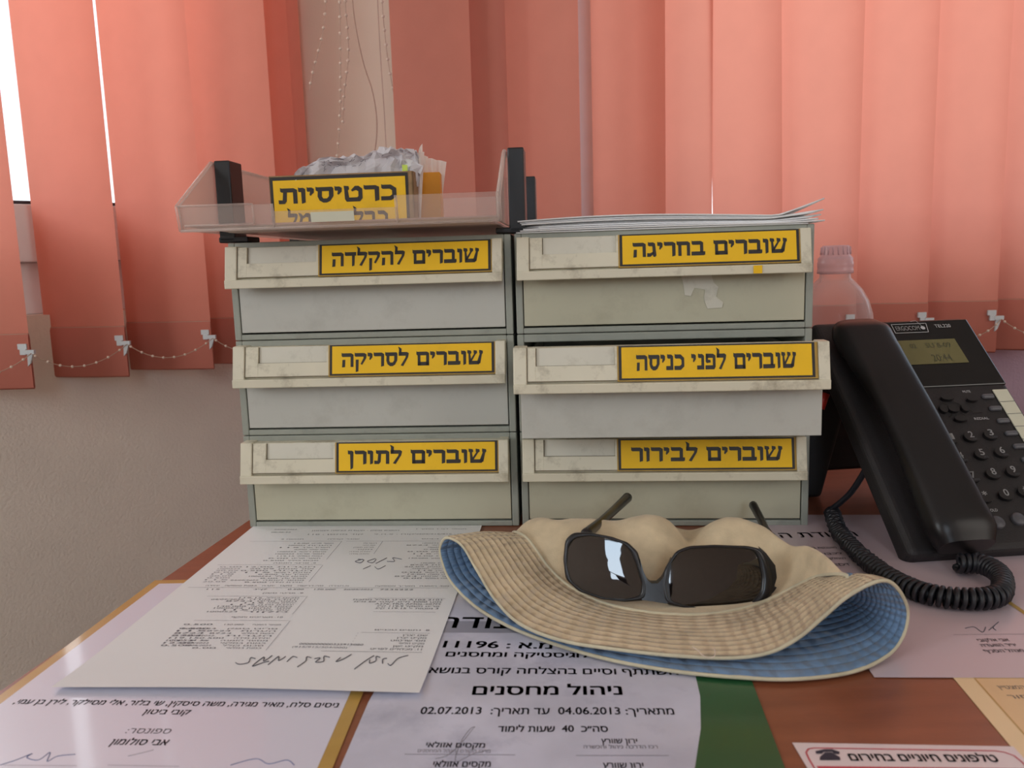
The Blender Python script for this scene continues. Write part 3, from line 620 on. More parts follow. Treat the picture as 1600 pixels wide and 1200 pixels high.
bag = crumple(0, 0, [(463, 274), (478, 262), (505, 250), (540, 247), (565, 243), (590, 236), (612, 232), (632, 234), (648, 238), (655, 262)], .766, .022, 'paper_bundle', 'bag', 3, 'crumpled white paper bundle sticking out of the lettered box', 'paper')
b = MB()
for i in range(26):
    x = random.uniform(500, 610); y = 274 - (x - 460) * .16 + random.uniform(-13, 3); p = dep(x, y, .757); d = Vector((random.uniform(-.004, .004), 0, random.uniform(-.002, .003)))
    b.tube([p - bag.location, p + d * .5 + Vector((0, 0, random.uniform(-.001, .001))) - bag.location, p + d - bag.location], .00018, 'inkg', 4)
b.build('pen_marks', parent=bag)
slips = [((618, 272), (650, 272), (648, 250), (620, 247), .760, 'paper', 'white slip with a lime green mark at the box corner'),
         ((640, 275), (655, 275), (662, 236), (648, 240), .765, 'scrap', 'tall cream slip leaning by the box corner'),
         ((648, 272), (660, 272), (659, 223), (652, 240), .812, 'scrap', 'pointed cream slip rising highest over the box'),
         ((655, 272), (668, 272), (668, 244), (657, 242), .815, 'scrap', 'narrow cream slip right of the pointed one'),
         ((664, 272), (677, 272), (681, 249), (668, 246), .818, 'scrap', 'cream slip second from the right over the orange carton'),
         ((672, 272), (684, 272), (697, 252), (676, 249), .822, 'scrap', 'rightmost cream slip bending out over the orange carton')]
for a, c, d, e, D, m, lb in slips:
    P = [dep(x, y, D) for x, y in (a, c, d, e)]; P[0].z = P[1].z = .275; o = P[0].copy(); b = MB()
    def f(u, v):
        p = P[0].lerp(P[1], u).lerp(P[3].lerp(P[2], u), v); p.y += .004 * math.sin(u * 5 + v * 2) + .003 * v * v; return p - o
    b.grid(f, 6, 10, m)
    if m == 'paper':
        b.poly([f(.3, .80) + Vector((0, -.004, 0)), f(.62, .80) + Vector((0, -.004, 0)), f(.62, .9) + Vector((0, -.004, 0)), f(.3, .9) + Vector((0, -.004, 0))], 'lime')
    tag(b.build('paper_slip', loc=o), lb, 'paper slip', 'slips sticking out of the card box')
# ------------------------------------------------------------------ loose papers on the right stack
tops = ['lowest', 'second from the bottom', 'third from the bottom', 'middle', 'fourth from the top', 'third from the top', 'second from the top', 'topmost']
ex = Vector((math.cos(RA), math.sin(RA), 0)); ey = Vector((-math.sin(RA), math.cos(RA), 0))
for k in range(8):
    o = Vector((RU[0], RU[1], 3 * UH)) + ex * (.004 + random.uniform(-.002, .008)) + ey * (random.uniform(.0, .012) - .004); b = MB()
    Wp = .245 + random.uniform(-.004, .008); z0 = .0007 + k * .0012; r1, r2 = .5, .4
    def f(u, v, top=False):
        z = z0 + .0028 * math.sin(math.pi * min(1, u * 1.2)) * (k / 7) + .0022 * r1 * math.sin(u * 4 + r2 * 3) * (k / 7) + (.012 if k == 7 else .005 * k / 7) * max(0, u - .86) / .14 * (1 - v)
        return ex * (u * Wp) + ey * (v * .21) + Vector((0, 0, max(z0 * .8, z)))
    b.grid(f, 30, 4, 'paper')
    oo = b.build('paper_sheet', loc=o); md = oo.modifiers.new('s', 'SOLIDIFY'); md.thickness = .0011
    tag(oo, f'loose paper sheet on the right stack, {tops[k]} of its pile', 'paper', 'loose papers on the right stack')

# ------------------------------------------------------------------ clear bottle behind the right stack
D = .93; bc = dep(1303, 500, D); kx = D / F
t = empty('plastic_bottle', (bc.x, D, .0), 'clear empty plastic bottle with a clear cap behind the telephone', 'bottle')
def zz(y): return dep(1303, y, D).z
b = MB(); R = .040
prof = [(.0, .003), (.03, .002), (.038, .008), (.040, .02), (.040, zz(560)), (.0395, zz(520)), (.0375, zz(490)), (.0335, zz(470)), (.027, zz(452)), (.0195, zz(440)), (.0155, zz(434)), (.0150, zz(425))]
b.lathe([(r * 1.08, z) for r, z in prof], 'bottle', 48); b.build('bottle_body', parent=t)
b = MB(); b.lathe([(r * 1.08, z) for r, z in [(.0150, zz(428)), (.0178, zz(427)), (.0178, zz(421)), (.0172, zz(420)), (.0178, zz(416)), (.0178, zz(410)), (.0172, zz(409)), (.0174, zz(403)), (.0150, zz(402))]], 'cap', 40); b.build('neck_ring', parent=t)
b = MB(); b.lathe([(r * 1.08, z) for r, z in [(.0172, zz(404)), (.0158, zz(401)), (.0142, zz(398)), (.0138, zz(386)), (.0125, zz(383.5)), (.0, zz(384))]], 'cap', 36)
for k in range(18):
    an = k * math.pi / 9; b.tube([(.0158 * math.cos(an), .0158 * math.sin(an), zz(398)), (.0152 * math.cos(an), .0152 * math.sin(an), zz(386))], .0007, 'cap', 5)
b.build('cap', parent=t)

# ------------------------------------------------------------------ telephone
pu = Vector((.996, .0889, 0)); pv = Vector((-.0657, .7359, .6739)).normalized(); pn = pu.cross(pv).normalized(); pu = pv.cross(pn).normalized()
P0 = desk(1436, 884) + Vector((0, 0, .012))
mw = Matrix(((pu.x, pv.x, pn.x, P0.x), (pu.y, pv.y, pn.y, P0.y), (pu.z, pv.z, pn.z, P0.z), (0, 0, 0, 1)))
t = empty('desk_telephone', None, 'black desk telephone with handset, tilted on its stand beside the right stack', 'telephone', mw=mw)
def ph(b, name, **k): return b.build(name, parent=t, **k)
b = MB()
o8 = [(-.008, -.004, -.022), (.150, -.004, -.022), (.146, .238, -.022), (-.006, .238, -.022), (-.008, -.004, -.0005), (.150, -.004, -.0005), (.146, .238, -.0005), (-.006, .238, -.0005)]
b.hexa(o8, 'blackm'); ph(b, 'base', bevel=.006, seg=4)
b = MB(); b.hexa([(.066, .154, -.002), (.1455, .154, -.002), (.1445, .234, -.002), (.050, .234, -.002), (.066, .154, .0006), (.1455, .154, .0006), (.1445, .234, .0006), (.050, .234, .0006)], 'glossb')
dp = ph(b, 'display_panel', bevel=.0015)
b = MB(); b.prism([(.066, .180, .0009), (.122, .180, .0009), (.121, .209, .0009), (.066, .209, .0009)], (0, 0, .0003), 'lcd')
put_text(b, '20:44', (.090, .183, .0014), (.108, .183, .0014), .007, 'lcdk', (0, 1, 0)); put_text(b, '02', (.075, .199, .0014), (.081, .199, .0014), .005, 'lcdk', (0, 1, 0)); put_text(b, '8-09 SU', (.090, .199, .0014), (.114, .199, .0014), .005, 'lcdk', (0, 1, 0))
b.build('screen', parent=dp)
b = MB()
def line(mb, a, c, w, m, z):
    a, c = Vector((a[0], a[1], z)), Vector((c[0], c[1], z)); d = (c - a).normalized(); n = Vector((-d.y, d.x, 0)) * w / 2; mb.poly([a - n, c - n, c + n, a + n], m)
def vtext(s, a, c, h, m, z, **k):
    put_text(b, s, (a[0], a[1], z), (c[0], c[1], z), h, m, (0, 1, 0), **k)
LZ = .0011
for p, q in (((.068, .2185), (.100, .2185)), ((.100, .2185), (.102, .2295)), ((.102, .2295), (.068, .2295)), ((.068, .2295), (.068, .2185))): line(b, p, q, .0006, 'keyw', LZ)
vtext('ERGOCOM', (.0705, .2215), (.0935, .2215), .0048, 'keyw', LZ, bold=.01)
b.lathe([(0, 0), (.0022, 0)], 'keyw', 12, (.0968, .224, LZ)); line(b, (.094, .2325), (.0968, .226), .0004, 'keyw', LZ); line(b, (.088, .2325), (.094, .2335), .0004, 'keyw', LZ)
vtext('TEL220', (.109, .2235), (.1245, .2235), .0036, 'keyw', LZ)
b.build('printed_logo', parent=dp)
def key(u, v, s, sub, w=.0062, hgt=.0048):
    b = MB(); n = 24; c = [(u + w * math.cos(2 * math.pi * i / n), v + hgt * math.sin(2 * math.pi * i / n), -.001) for i in range(n)]
    b.prism(c, (0, 0, .0036), 'key'); 
    if s: put_text(b, s, (u - .0018, v - .0012, .0028), (u + .0020, v - .0012, .0028), .0054, 'keyw', (0, 1, 0), bold=.012)
    if sub: put_text(b, sub, (u - .0005, v - .0038, .0028), (u + .004, v - .0038, .0028), .0016, 'keyg', (0, 1, 0))
    tag(ph(b, 'key'), 'round black key' + (f' marked {s}' if s else ''))
for u, v, s, sub in ((.068, .098, '1', ''), (.086, .099, '2', 'ABC'), (.104, .100, '3', 'DEF'), (.068, .079, '4', 'GHI'), (.087, .081, '5', 'JKL'), (.105, .082, '6', 'MNO'), (.0695, .060, '7', 'PRS'), (.088, .062, '8', 'TUV'), (.1055, .063, '9', 'WXY'), (.071, .041, '*', ''), (.089, .042, '0', ''), (.106, .044, '#', '')):
    key(u, v, s, sub)
for u, v, w, h in ((.084, .141, .006, .003), (.075, .129, .0035, .004), (.084, .129, .005, .004), (.0945, .129, .0035, .004), (.086, .118, .006, .003), (.1055, .138, .005, .0025)):
    key(u, v, '', '', w, h)
for k in range(9):
    b = MB(); u, v = .1215 + k * .0006, .141 - k * .0133; b.box(u - .0055, u + .0055, v - .0024, v + .0024, -.001, .0022, 'keyg'); tag(ph(b, 'function_key', bevel=.002), 'grey oblong function key')
b = MB(); b.hexa([(.132, .020, 0), (.1440, .020, 0), (.1425, .148, 0), (.1290, .148, 0), (.132, .020, .0008), (.1440, .020, .0008), (.1425, .148, .0008), (.1290, .148, .0008)], 'label')
for k in range(9): line(b, (.1292, .141 - k * .0133 - .0066), (.1428, .141 - k * .0133 - .0066), .0005, 'keyg', .001)
ph(b, 'index_card')
for u in (.071, .089, .107):
    b = MB(); b.lathe([(.0055, -.001), (.0055, .0015), (.0045, .0024), (0, .0026)], 'keyg', 20, (u, .019 + (u - .071) * .1, 0)); tag(ph(b, 'round_key'), 'grey round key')
for tx_, a, c, h in (('HOLD', (.068, .0285), (.076, .0285), .0022), ('MUTE', (.101, .146), (.108, .146), .0022), ('REDIAL', (.098, .1165), (.111, .1165), .0022)):
    b = MB(); vtext(tx_, a, c, h, 'keyw', .0009); ph(b, 'key_caption')
b = MB()
for a, c in (((.077, .137), (.081, .134)), ((.088, .137), (.092, .134)), ((.077, .121), (.081, .124)), ((.089, .124), (.093, .120)), ((.097, .129), (.100, .124)), ((.100, .124), (.108, .124))): line(b, a, c, .0006, 'glossb', .0007)
ph(b, 'printed_frame')
# handset: arched bar lying in its cradle on the left of the face
b = MB(); n = 40; vs = []
def hsec(v):
    u = v                       # 0 bottom .. 1 top
    zc = .010 + .013 * math.sin(math.pi * (.06 + .9 * u)) ** .6
    th = .016 + .008 * abs(2 * u - 1) ** 2.2
    w = .0225 + .0035 * abs(2 * u - 1) ** 2
    if u < .05: w *= .80 + 4 * u; zc *= .6 + 8 * u
    if u > .95: w *= .80 + 4 * (1 - u); zc *= .6 + 8 * (1 - u)
    return zc, th, w
def hf(a, v):
    zc, th, w = hsec(v); an = 2 * math.pi * a; c, s_ = math.cos(an), math.sin(an)
    sq = lambda q: math.copysign(abs(q) ** .62, q)
    lo = .003 + (.012 * math.sin(math.pi * v) ** 2 if .15 < v < .85 else 0)
    top = zc + th * .62; mid = (top + lo) / 2
    return (.0280 + w * sq(c) - .004 * v, -.006 + .224 * v, mid + (top - mid) * sq(s_))
b.grid(hf, 36, 44, 'black', closed=True)
b.poly([hf(k / 36, 0) for k in range(36)], 'black'); b.poly([hf(k / 36, 1) for k in range(36)][::-1], 'black')
ph(b, 'handset')
# rear stand
b = MB(); inv = mw.inverted()
def Lc(x, y, z): return inv @ Vector((x, y, z))
b.hexa([Lc(.270, .775, .001), Lc(.296, .775, .001), Lc(.305, .83, .001), Lc(.275, .83, .001), Lc(.272, .775, .135), Lc(.330, .775, .135), Lc(.33, .80, .150), Lc(.276, .80, .150)], 'blackm')
b.hexa([Lc(.29, .785, .024), Lc(.42, .80, .024), Lc(.42, .83, .024), Lc(.29, .82, .024), Lc(.29, .77, .12), Lc(.42, .785, .12), Lc(.42, .80, .145), Lc(.29, .79, .145)], 'blackm')
ph(b, 'stand', bevel=.004, seg=3)
b = MB(); c = dep(1292, 628, .75); b.tube([Lc(c.x - .006, c.y, c.z - .006), Lc(c.x - .001, c.y + .001, c.z + .008)], .004, 'redc', 10); tag(ph(b, 'cap'), 'small red cap on the black stand')
# coiled cord
start = desk(1360, 755, .03); start = P0 + pv * .085 - pu * .004 - pn * .012
end = P0 + pu * .045 - pv * .002 + Vector((0, 0, -.004))
path = [desk(1301, 803, .0085), desk(1312, 832, .0085), desk(1345, 868, .0085), desk(1392, 903, .0085), desk(1450, 928, .0085), desk(1520, 936, .009), desk(1562, 928, .0095), desk(1564, 900, .0105), desk(1535, 882, .0105), desk(1496, 880, .0105)]
sp = spline(path, 600); L = 0; vs = []; prev = sp[0]; helix = []
for i, p in enumerate(sp):
    L += (p - prev).length; prev = p; tt = (sp[min(i + 1, 600)] - sp[max(i - 1, 0)]).normalized(); a = tt.cross(Vector((0, 0, 1))).normalized(); u_ = a.cross(tt)
sp = spline(path, 2600); L = 0; prev = sp[0]; Ltot = sum((q - p).length for p, q in zip(sp, sp[1:]))
for i, p in enumerate(sp):
    L += (p - prev).length; prev = p; tt = (sp[min(i + 8, 2600)] - sp[max(i - 8, 0)]).normalized(); a = tt.cross(Vector((0, 0, 1))).normalized(); u_ = a.cross(tt)
    an = 2 * math.pi * L / .0044; r = .0058
    if i % 4 == 0: helix.append(p + a * math.cos(an) * r + u_ * math.sin(an) * r)
b = MB(); b.tube([inv @ p for p in helix], .0019, 'cord', 6)
b.tube([inv @ p for p in spline([start + Vector((.006, .01, .004)), start, start.lerp(sp[0], .5) + Vector((0, 0, -.003)), helix[0]], 24)], .0026, 'cord', 8)
b.tube([inv @ p for p in spline([helix[-1], helix[-1].lerp(end, .5) + Vector((0, -.002, 0)), end], 10)], .0028, 'cord', 8)
ph(b, 'coiled_cord')

# ------------------------------------------------------------------ papers lying on the desk
def sheet(pts, z, m, name, label, cat='certificate', th=.0003):
    """flat sheet: corners on the desk; returns the builder, origin and finishing function"""
    o = Vector((pts[0].x, pts[0].y, z)); b = MB(); b.prism([Vector((p.x, p.y, z - th)) - o for p in pts], (0, 0, th), m)
    def fin(group=None): return tag(b.build(name, loc=o), label, cat, group)
    return b, o, fin
def tx(b, o, s, xa, xb, y, h, m, yb=None, bold=.012, shear=0):
    yb = y if yb is None else yb; a, c = desk(xa, y, o.z) - o, desk(xb, yb, o.z) - o; d = (c - a).normalized(); up = Vector((-d.y, d.x, 0))
    a.z = c.z = .00025; put_text(b, s, a, c, h, m, up, bold, shear)
def ln(b, o, xa, ya, xb, yb, wd, m, z=.0002):
    a, c = desk(xa, ya, o.z) - o, desk(xb, yb, o.z) - o; d = (c - a).normalized(); n = Vector((-d.y, d.x, 0)) * wd / 2; zz_ = Vector((0, 0, z))
    b.poly([a - n + zz_, c - n + zz_, c + n + zz_, a + n + zz_], m)
def scr(b, o, pts, m, r=.0003):
    b.tube([desk(x, y, o.z) - o + Vector((0, 0, .0001)) for x, y in [(p.x, p.y) for p in spline([Vector((x, y, 0)) for x, y in pts], len(pts) * 6)]], r, m, 4, flat=1)
def inset(P, k, b, z, m):
    n = len(P); c = sum(P, Vector()) / n; out = []
    for i in range(n):
        p, a, d = P[i], (P[(i + 1) % n] - P[i]).normalized(), (P[i - 1] - P[i]).normalized(); out.append(p + (a + d) * k / max(.3, abs(a.cross(d).z)))
    b.poly([(p.x, p.y, z) for p in out], m); return out
# left certificate with gold band
PL = [desk(242, 908), desk(-420, 1400), desk(439, 1400), desk(642, 900)]
b, o, fin = sheet(PL, .0006, 'gold', 'certificate', 'white certificate with a gold border under the printed page, front left')
inset([Vector((p.x, p.y, 0)) - Vector((o.x, o.y, 0)) for p in PL], .0072, b, .00012, 'cert')
tx(b, o, 'ניסים סלח, מאיר מגירה, משה סיסקין, שי בלזר, אלי מסילקר, לירן בן עמי,', 20, 527, 1100, .0046, 'inkd', 1106, shear=0)
tx(b, o, 'קובי ביטון', 222, 294, 1116, .0046, 'inkd', 1117); tx(b, o, 'ספונסר:', 195, 264, 1146, .0046, 'inkg', 1147, bold=0); tx(b, o, 'אבי סולומון', 170, 259, 1164, .0050, 'inkd', 1165)
scr(b, o, [(0, 1196), (25, 1188), (50, 1178), (42, 1184), (60, 1188), (78, 1176), (74, 1190), (90, 1182), (118, 1179)], 'inkb', .0003)
scr(b, o, [(200, 1182), (225, 1176), (240, 1172)], 'inkl', .0002); scr(b, o, [(360, 1196), (400, 1186), (420, 1194), (448, 1188), (460, 1196)], 'inkb', .0003)
ln(b, o, 5, 1196, 120, 1197, .0003, 'inkl'); ln(b, o, 168, 1196, 280, 1198, .0003, 'inkl'); fin()
# middle certificate: green border, marbled panel
PC = [desk(690, 872), desk(405, 1500), desk(1340, 1500), desk(1112, 900)]
b, o, fin = sheet(PC, .0006, 'green', 'certificate', 'marbled grey certificate with a green border, front centre below the hat')
pan = [desk(x, y) - Vector((o.x, o.y, 0)) for x, y in [(694, 868), (640, 985), (576, 1098), (532, 1200), (470, 1350), (1010, 1350), (1062, 1270), (1086, 1200), (1095, 1140), (1094, 1090), (1085, 1050), (1064, 1000), (1020, 940), (950, 880)]]
b.poly([(p.x, p.y, .0001) for p in pan], 'marble')
bd = [desk(x, y) - Vector((o.x, o.y, 0)) for x, y in [(688, 972), (682, 990), (1000, 992), (1000, 974)]]; b.poly([(p.x, p.y, .00016) for p in bd], 'band')
tx(b, o, 'תעודת', 676, 850, 981, .017, 'ink', 983, bold=.012, shear=.0)
tx(b, o, 'מ.א : 11196', 692, 862, 1012, .0080, 'inkd', 1014, bold=.02)
tx(b, o, 'לוגיסטיקה ומחסנים', 696, 920, 1026, .0060, 'inkd', 1028, bold=.02)
tx(b, o, 'השתתף וסיים בהצלחה קורס בנושא:', 664, 1060, 1052, .0068, 'inkd', 1055, bold=.015)
tx(b, o, 'ניהול מחסנים', 738, 972, 1086, .0095, 'ink', 1086, bold=.022)
tx(b, o, 'מתאריך: 04.06.2013  עד תאריך:  02.07.2013', 656, 1054, 1116, .0062, 'inkd', 1117, bold=.012)
tx(b, o, 'סה״כ  40  שעות לימוד', 778, 950, 1144, .0052, 'inkd', 1144, bold=.016)
tx(b, o, 'מקסים אזולאי', 665, 757, 1168, .0040, 'inkg', 1169); tx(b, o, 'ירון שוורץ', 940, 996, 1162, .0040, 'inkg', 1162)
tx(b, o, 'מרכז הקורס ומנהל המחסנים', 652, 766, 1176, .0026, 'inkl', 1177, bold=0); tx(b, o, 'רכז הדרכה ניהול והכשרה', 912, 1028, 1170, .0026, 'inkg', 1170, bold=0)
ln(b, o, 632, 1179, 805, 1180, .0003, 'inkg'); ln(b, o, 900, 1181, 1045, 1181, .0003, 'inkg')
tx(b, o, 'מקסים אזולאי', 676, 766, 1199, .0044, 'inkd', 1199); tx(b, o, 'ירון שוורץ', 943, 1006, 1201, .0044, 'inkd', 1201)
scr(b, o, [(680, 1186), (700, 1180), (722, 1160), (738, 1140), (742, 1136), (734, 1140), (720, 1160), (712, 1190), (740, 1178), (765, 1172)], 'inkl', .0002); fin()
# right certificate
PR = [desk(1188, 806), desk(1366, 1060), desk(1790, 1062), desk(1600, 806)]
b, o, fin = sheet(PR, .0010, 'pinkp', 'certificate', 'pinkish white certificate under the telephone and its coiled cord')
tx(b, o, 'תעודת הוקרה', 1150, 1342, 842, .0125, 'inkl', 838, bold=.004)
for s, xa, xb, y, h, m in (('מוענקת בזה לעובד', 1236, 1308, 858, .0035, 'inkg'), ('לכבוד', 1280, 1317, 867, .0035, 'inkd'), ('למחלקת הרכש והמלאי', 1240, 1323, 875, .0035, 'inkg'), ('12-EDT', 1288, 1331, 885, .0044, 'inkd'),
    ('על השקעה מסורה ושירות נאמן', 1272, 1400, 902, .0042, 'inkd'), ('אנו מודים לך על תרומתך', 1296, 1412, 912, .0040, 'inkg'), ('ומאחלים לך המשך הצלחה', 1330, 1440, 922, .0038, 'inkg'), ('לפועלך ולמסירותך', 1378, 1440, 933, .0038, 'inkg'),
    ('אבי אלקובי', 1530, 1578, 1003, .0036, 'inkg'), ('יו״ר הוועדה', 1535, 1590, 1011, .0036, 'inkg'), ('מנהל הסניף', 1540, 1602, 1020, .0036, 'inkg')): tx(b, o, s, xa, xb, y, h, m, y - 1, bold=.004)
ln(b, o, 1490, 992, 1620, 991, .0003, 'inkg'); scr(b, o, [(1508, 982), (1522, 980), (1535, 988), (1540, 980)], 'inkg', .0003); scr(b, o, [(1545, 985), (1560, 972), (1552, 980), (1556, 985)], 'inkg', .0003)
ln(b, o, 1566, 934, 1640, 985, .0035, 'ybrown'); fin()
# cream certificate, front right
PB = [desk(1478, 1046, 0), desk(1700, 1312), desk(2100, 1312), desk(1800, 1046)]
b, o, fin = sheet(PB, .0005, 'creaml', 'certificate', 'cream bordered certificate at the front right corner'); q = inset([Vector((p.x, p.y, 0)) - Vector((o.x, o.y, 0)) for p in PB], .0105, b, .0001, 'gold'); inset(q, .0009, b, .00014, 'cream')
tx(b, o, 'לעובד המצטיין', 1562, 1640, 1077, .0036, 'inkg', 1077, bold=0); tx(b, o, 'המסור', 1578, 1640, 1092, .0036, 'inkg', 1092, bold=0); fin()
# emergency phone sign
PS = [desk(1238, 1162), desk(1300, 1266), desk(1672, 1266), desk(1583, 1168)]
b, o, fin = sheet(PS, .0006, 'sign', 'phone_list_sign', 'white and red emergency telephone list at the front edge', 'sign')
c = [Vector((p.x, p.y, 0)) - Vector((o.x, o.y, 0)) for p in PS]
def bl(u, v): return c[0].lerp(c[3], u).lerp(c[1].lerp(c[2], u), v)
b.poly([Vector((*bl(u, v).xy, .00012)) for u, v in ((.045, .385), (.045, 1), (.965, 1), (.965, .385))], 'red')
arc = [(.03, .9), (.03, .28), (.035, .17), (.055, .11), (.085, .09), (.5, .09), (.90, .09), (.935, .11), (.965, .17), (.975, .28), (.975, .9)]
pa = [bl(u, v) for u, v in arc]
for p, q in zip(pa, pa[1:]):
    d = (q - p).normalized(); n = Vector((-d.y, d.x, 0)) * .0004; z = Vector((0, 0, .00014)); b.poly([p - n + z, q - n + z, q + n + z, p + n + z], 'red')
tx(b, o, 'טלפונים חיוניים בחירום', 1330, 1562, 1189, .0056, 'inkd', 1191, bold=.018)
for pp in ([(1274, 1176), (1288, 1173), (1300, 1173), (1312, 1177), (1311, 1181), (1303, 1180), (1300, 1177), (1287, 1177), (1284, 1180), (1275, 1180)], [(1289, 1178), (1299, 1178), (1312, 1185), (1313, 1190), (1281, 1190), (1281, 1185)]):
    b.poly([Vector((*(desk(x, y) - o).xy, .0002)) for x, y in pp], 'inkd')
fin()
# printed A4 page
A = desk(396, 824.5); ua = Vector((math.cos(-.0844), math.sin(-.0844), 0)); va = Vector((-ua.y, ua.x, 0))
o = Vector((A.x, A.y, .0012)); b = MB(); PW, PH = .213, .297
def zp(x, y): return .0002 + .0022 * max(0, (-y / PH - .80) / .2) ** 2 * (1 - .5 * (x / PW - .3) ** 2) + .0012 * math.exp(-((x - .10) / .08) ** 2) * (max(0, (-y / PH - .5) / .5))
b.grid(lambda u, v: ua * (u * PW) - va * (v * PH) + Vector((0, 0, zp(u * PW, -v * PH))), 24, 30, 'paper')
YM = [(0, 0), (8, 15), (19, 38), (56, 96), (95, 143), (101.5, 150), (107, 157), (110, 162), (150, 199), (162, 217), (193, 243), (198, 247), (202, 251), (219, 270)]
def onp(x, y):            # page layout units to millimetres from the top-left
    for (a, a2), (c, c2) in zip(YM, YM[1:]):
        if y <= c or c == 219: y = a2 + (y - a) * (c2 - a2) / (c - a); break
    return ua * (x / 1000) - va * (y / 1000) + Vector((0, 0, zp(x / 1000, -y / 1000) + .00025))
def row(s, x0, x1, y, m='inkg', h=1.7, bold=0.):
    put_text(b, s, onp(x0, y), onp(x1, y), h / 1000, m, va, bold)
def rule(x0, y0, x1, y1, m='inkl', wd=.0003):
    a, c = onp(x0, y0), onp(x1, y1); d = (c - a).normalized(); n = Vector((-d.y, d.x, 0)) * wd / 2; b.poly([a - n, c - n, c + n, a + n], m)
def colon(x, y0, y1, st=3.0):
    y = y0
    while y < y1: row(':', x, x + .4, y); y += st
import itertools
VOC = ['מספר הזמנה', 'תאריך ערך', 'כמות במלאי', 'מחסן ראשי', 'פריט ספק', 'אתר אחסון', 'יחידת מידה', 'מספר קטלוגי', 'תאור פריט', 'הערות', 'סכום כולל', 'מקור']
NUM = ['130.000', '0.500', '12:00', '119.15', '04/09/2022', '8724', '0.00', '1000524', '20.09', '115']
rv = random.Random(3)
def block(xr, y0, n, wn=38, num=True, xn=0, st=3.3):
    for i in range(n):
        wd = rv.uniform(.55, 1) * wn; row(rv.choice(VOC), xr - wd * .55, xr, y0 + i * st, 'inkg', 1.7)
        if num: row(rv.choice(NUM), xr - wd - xn, xr - wd * .62 - xn, y0 + i * st, 'inkg', 1.6)
row('חשבון ספק - תעודת כניסה למחסן', 60, 140, 8, 'inkg', 2); row('04/09/2022', 24, 45, 6); row('08:46:32', 24, 42, 10); row('מספר דף 1 מתוך 1', 155, 200, 6); row('קוד מחסן : 110', 60, 110, 13); row('לקוח : צ.ה.ל', 120, 160, 13); row('ספק : 304/915/915', 160, 205, 13)
row('תנועה 2', 40, 60, 19); row('שובר קבלה', 82, 110, 19); row('הזמנת רכש', 165, 205, 19)
rule(14, 22, 96, 22); rule(100, 22, 205, 22)
block(90, 26, 9, 52); rule(96, 22, 96, 50); block(128, 26, 6, 34, False); block(204, 26, 8, 50); rule(132, 22, 132, 42)
row('2. פרטי הזמנה', 55, 90, 56); rule(10, 58.5, 96, 58.5); block(92, 63, 9, 60); rule(97, 59, 97, 88); colon(186, 28, 52)
block(205, 56, 9, 52); colon(170, 56, 86)
for i in range(9): row(rv.choice(NUM), 14, 32, 63 + i * 3.2, 'inkl', 1.6)
row('מ.חברה   סה.דרישה   מקט   יתרה   כמות סופקה   יחידה', 20, 130, 95, 'inkg', 1.8); row('מס. הזמנה  תאריך אספקה', 150, 205, 95); rule(8, 97.5, 205, 97.5, 'inkg')
row('20/09/2022', 128, 150, 101.5, 'inkg', 2); row('0.500', 86, 98, 101.5, 'inkg', 2); row('130.000', 106, 122, 101.5, 'inkg', 2); row('ק״ג', 60, 70, 101.5, 'inkg', 2); row('7235222', 155, 180, 101.5, 'inkg', 2); row('115', 24, 34, 101.5)
row('9. פרטי ספק', 70, 100, 107); rule(30, 110, 104, 110); block(100, 114, 9, 66); rule(105, 110, 105, 144)
rule(150, 113, 206, 113); row('A102.3101 פרט סליל מתכת', 140, 204, 117, 'inkg', 2.1); row('מוט 3000 מ״מ, קוטר 60 מ״מ', 142, 204, 121, 'inkg', 2.1); row('AMGL-607M A276-TRA', 158, 204, 125, 'inkg', 2.1); row('פריט משקל 119.9 ק״ג', 160, 204, 129, 'inkg', 2.1); row('3 מוטות = 119.15 ק״ג', 160, 204, 133, 'inkg', 2.1); rule(160, 138, 203, 138)
row('10. תאריכים ותוקף', 64, 100, 150); rule(40, 153, 106, 153); block(103, 158, 10, 62, True, 4, 4.2); rule(107, 153, 107, 198)
for i in range(9): row(rv.choice(NUM), 36, 56, 158 + i * 4.2, 'inkg', 1.9)
row('8. נתונים טכניים', 168, 204, 162); rule(160, 166, 205, 166); 
for i, s in enumerate(('שם יצרן', 'מק״ט יצרן', 'מס׳ שרטוט', 'מק״ט חליפי', 'מק״ט ישן')): row(s, 188 - 3 * (i % 3), 204, 171 + i * 4.6, 'inkg', 2.1)
row('11. מכלולים לפריט', 172, 204, 194.5, 'inkg', 2.3); colon(158, 168, 194, 4.6); row('0000000000335915080', 125, 166, 188, 'inkg', 2.1); row('(915/915/304/000)', 122, 157, 193, 'inkl', 2); rule(142, 198, 205, 198, 'inkg')
def pen(pts, r=.0003):
    b.tube([onp(p.x, p.y) for p in spline([Vector((x, y, 0)) for x, y in pts], len(pts) * 5)], r, 'inkg', 4)
for st in ([(198, 202), (188, 206), (184, 214), (180, 212)], [(176, 206), (172, 207), (174, 212)], [(168, 205), (163, 204), (165, 209), (160, 212), (158, 208)], [(160, 203), (154, 209), (147, 219)],
           [(134, 202), (128, 208), (122, 211), (124, 206)], [(112, 206), (105, 205), (108, 211), (100, 212), (102, 207), (96, 208)], [(92, 207), (86, 206), (88, 211), (84, 218)], [(76, 207), (70, 206), (68, 212)],
           [(62, 206), (58, 211), (54, 206), (50, 216)], [(46, 205), (42, 212), (38, 207), (34, 218), (42, 214), (48, 212)], [(30, 209), (24, 208), (26, 214), (18, 216), (12, 214)]): pen([(95 + (x_ - 12) * .55, y_) for x_, y_ in st])
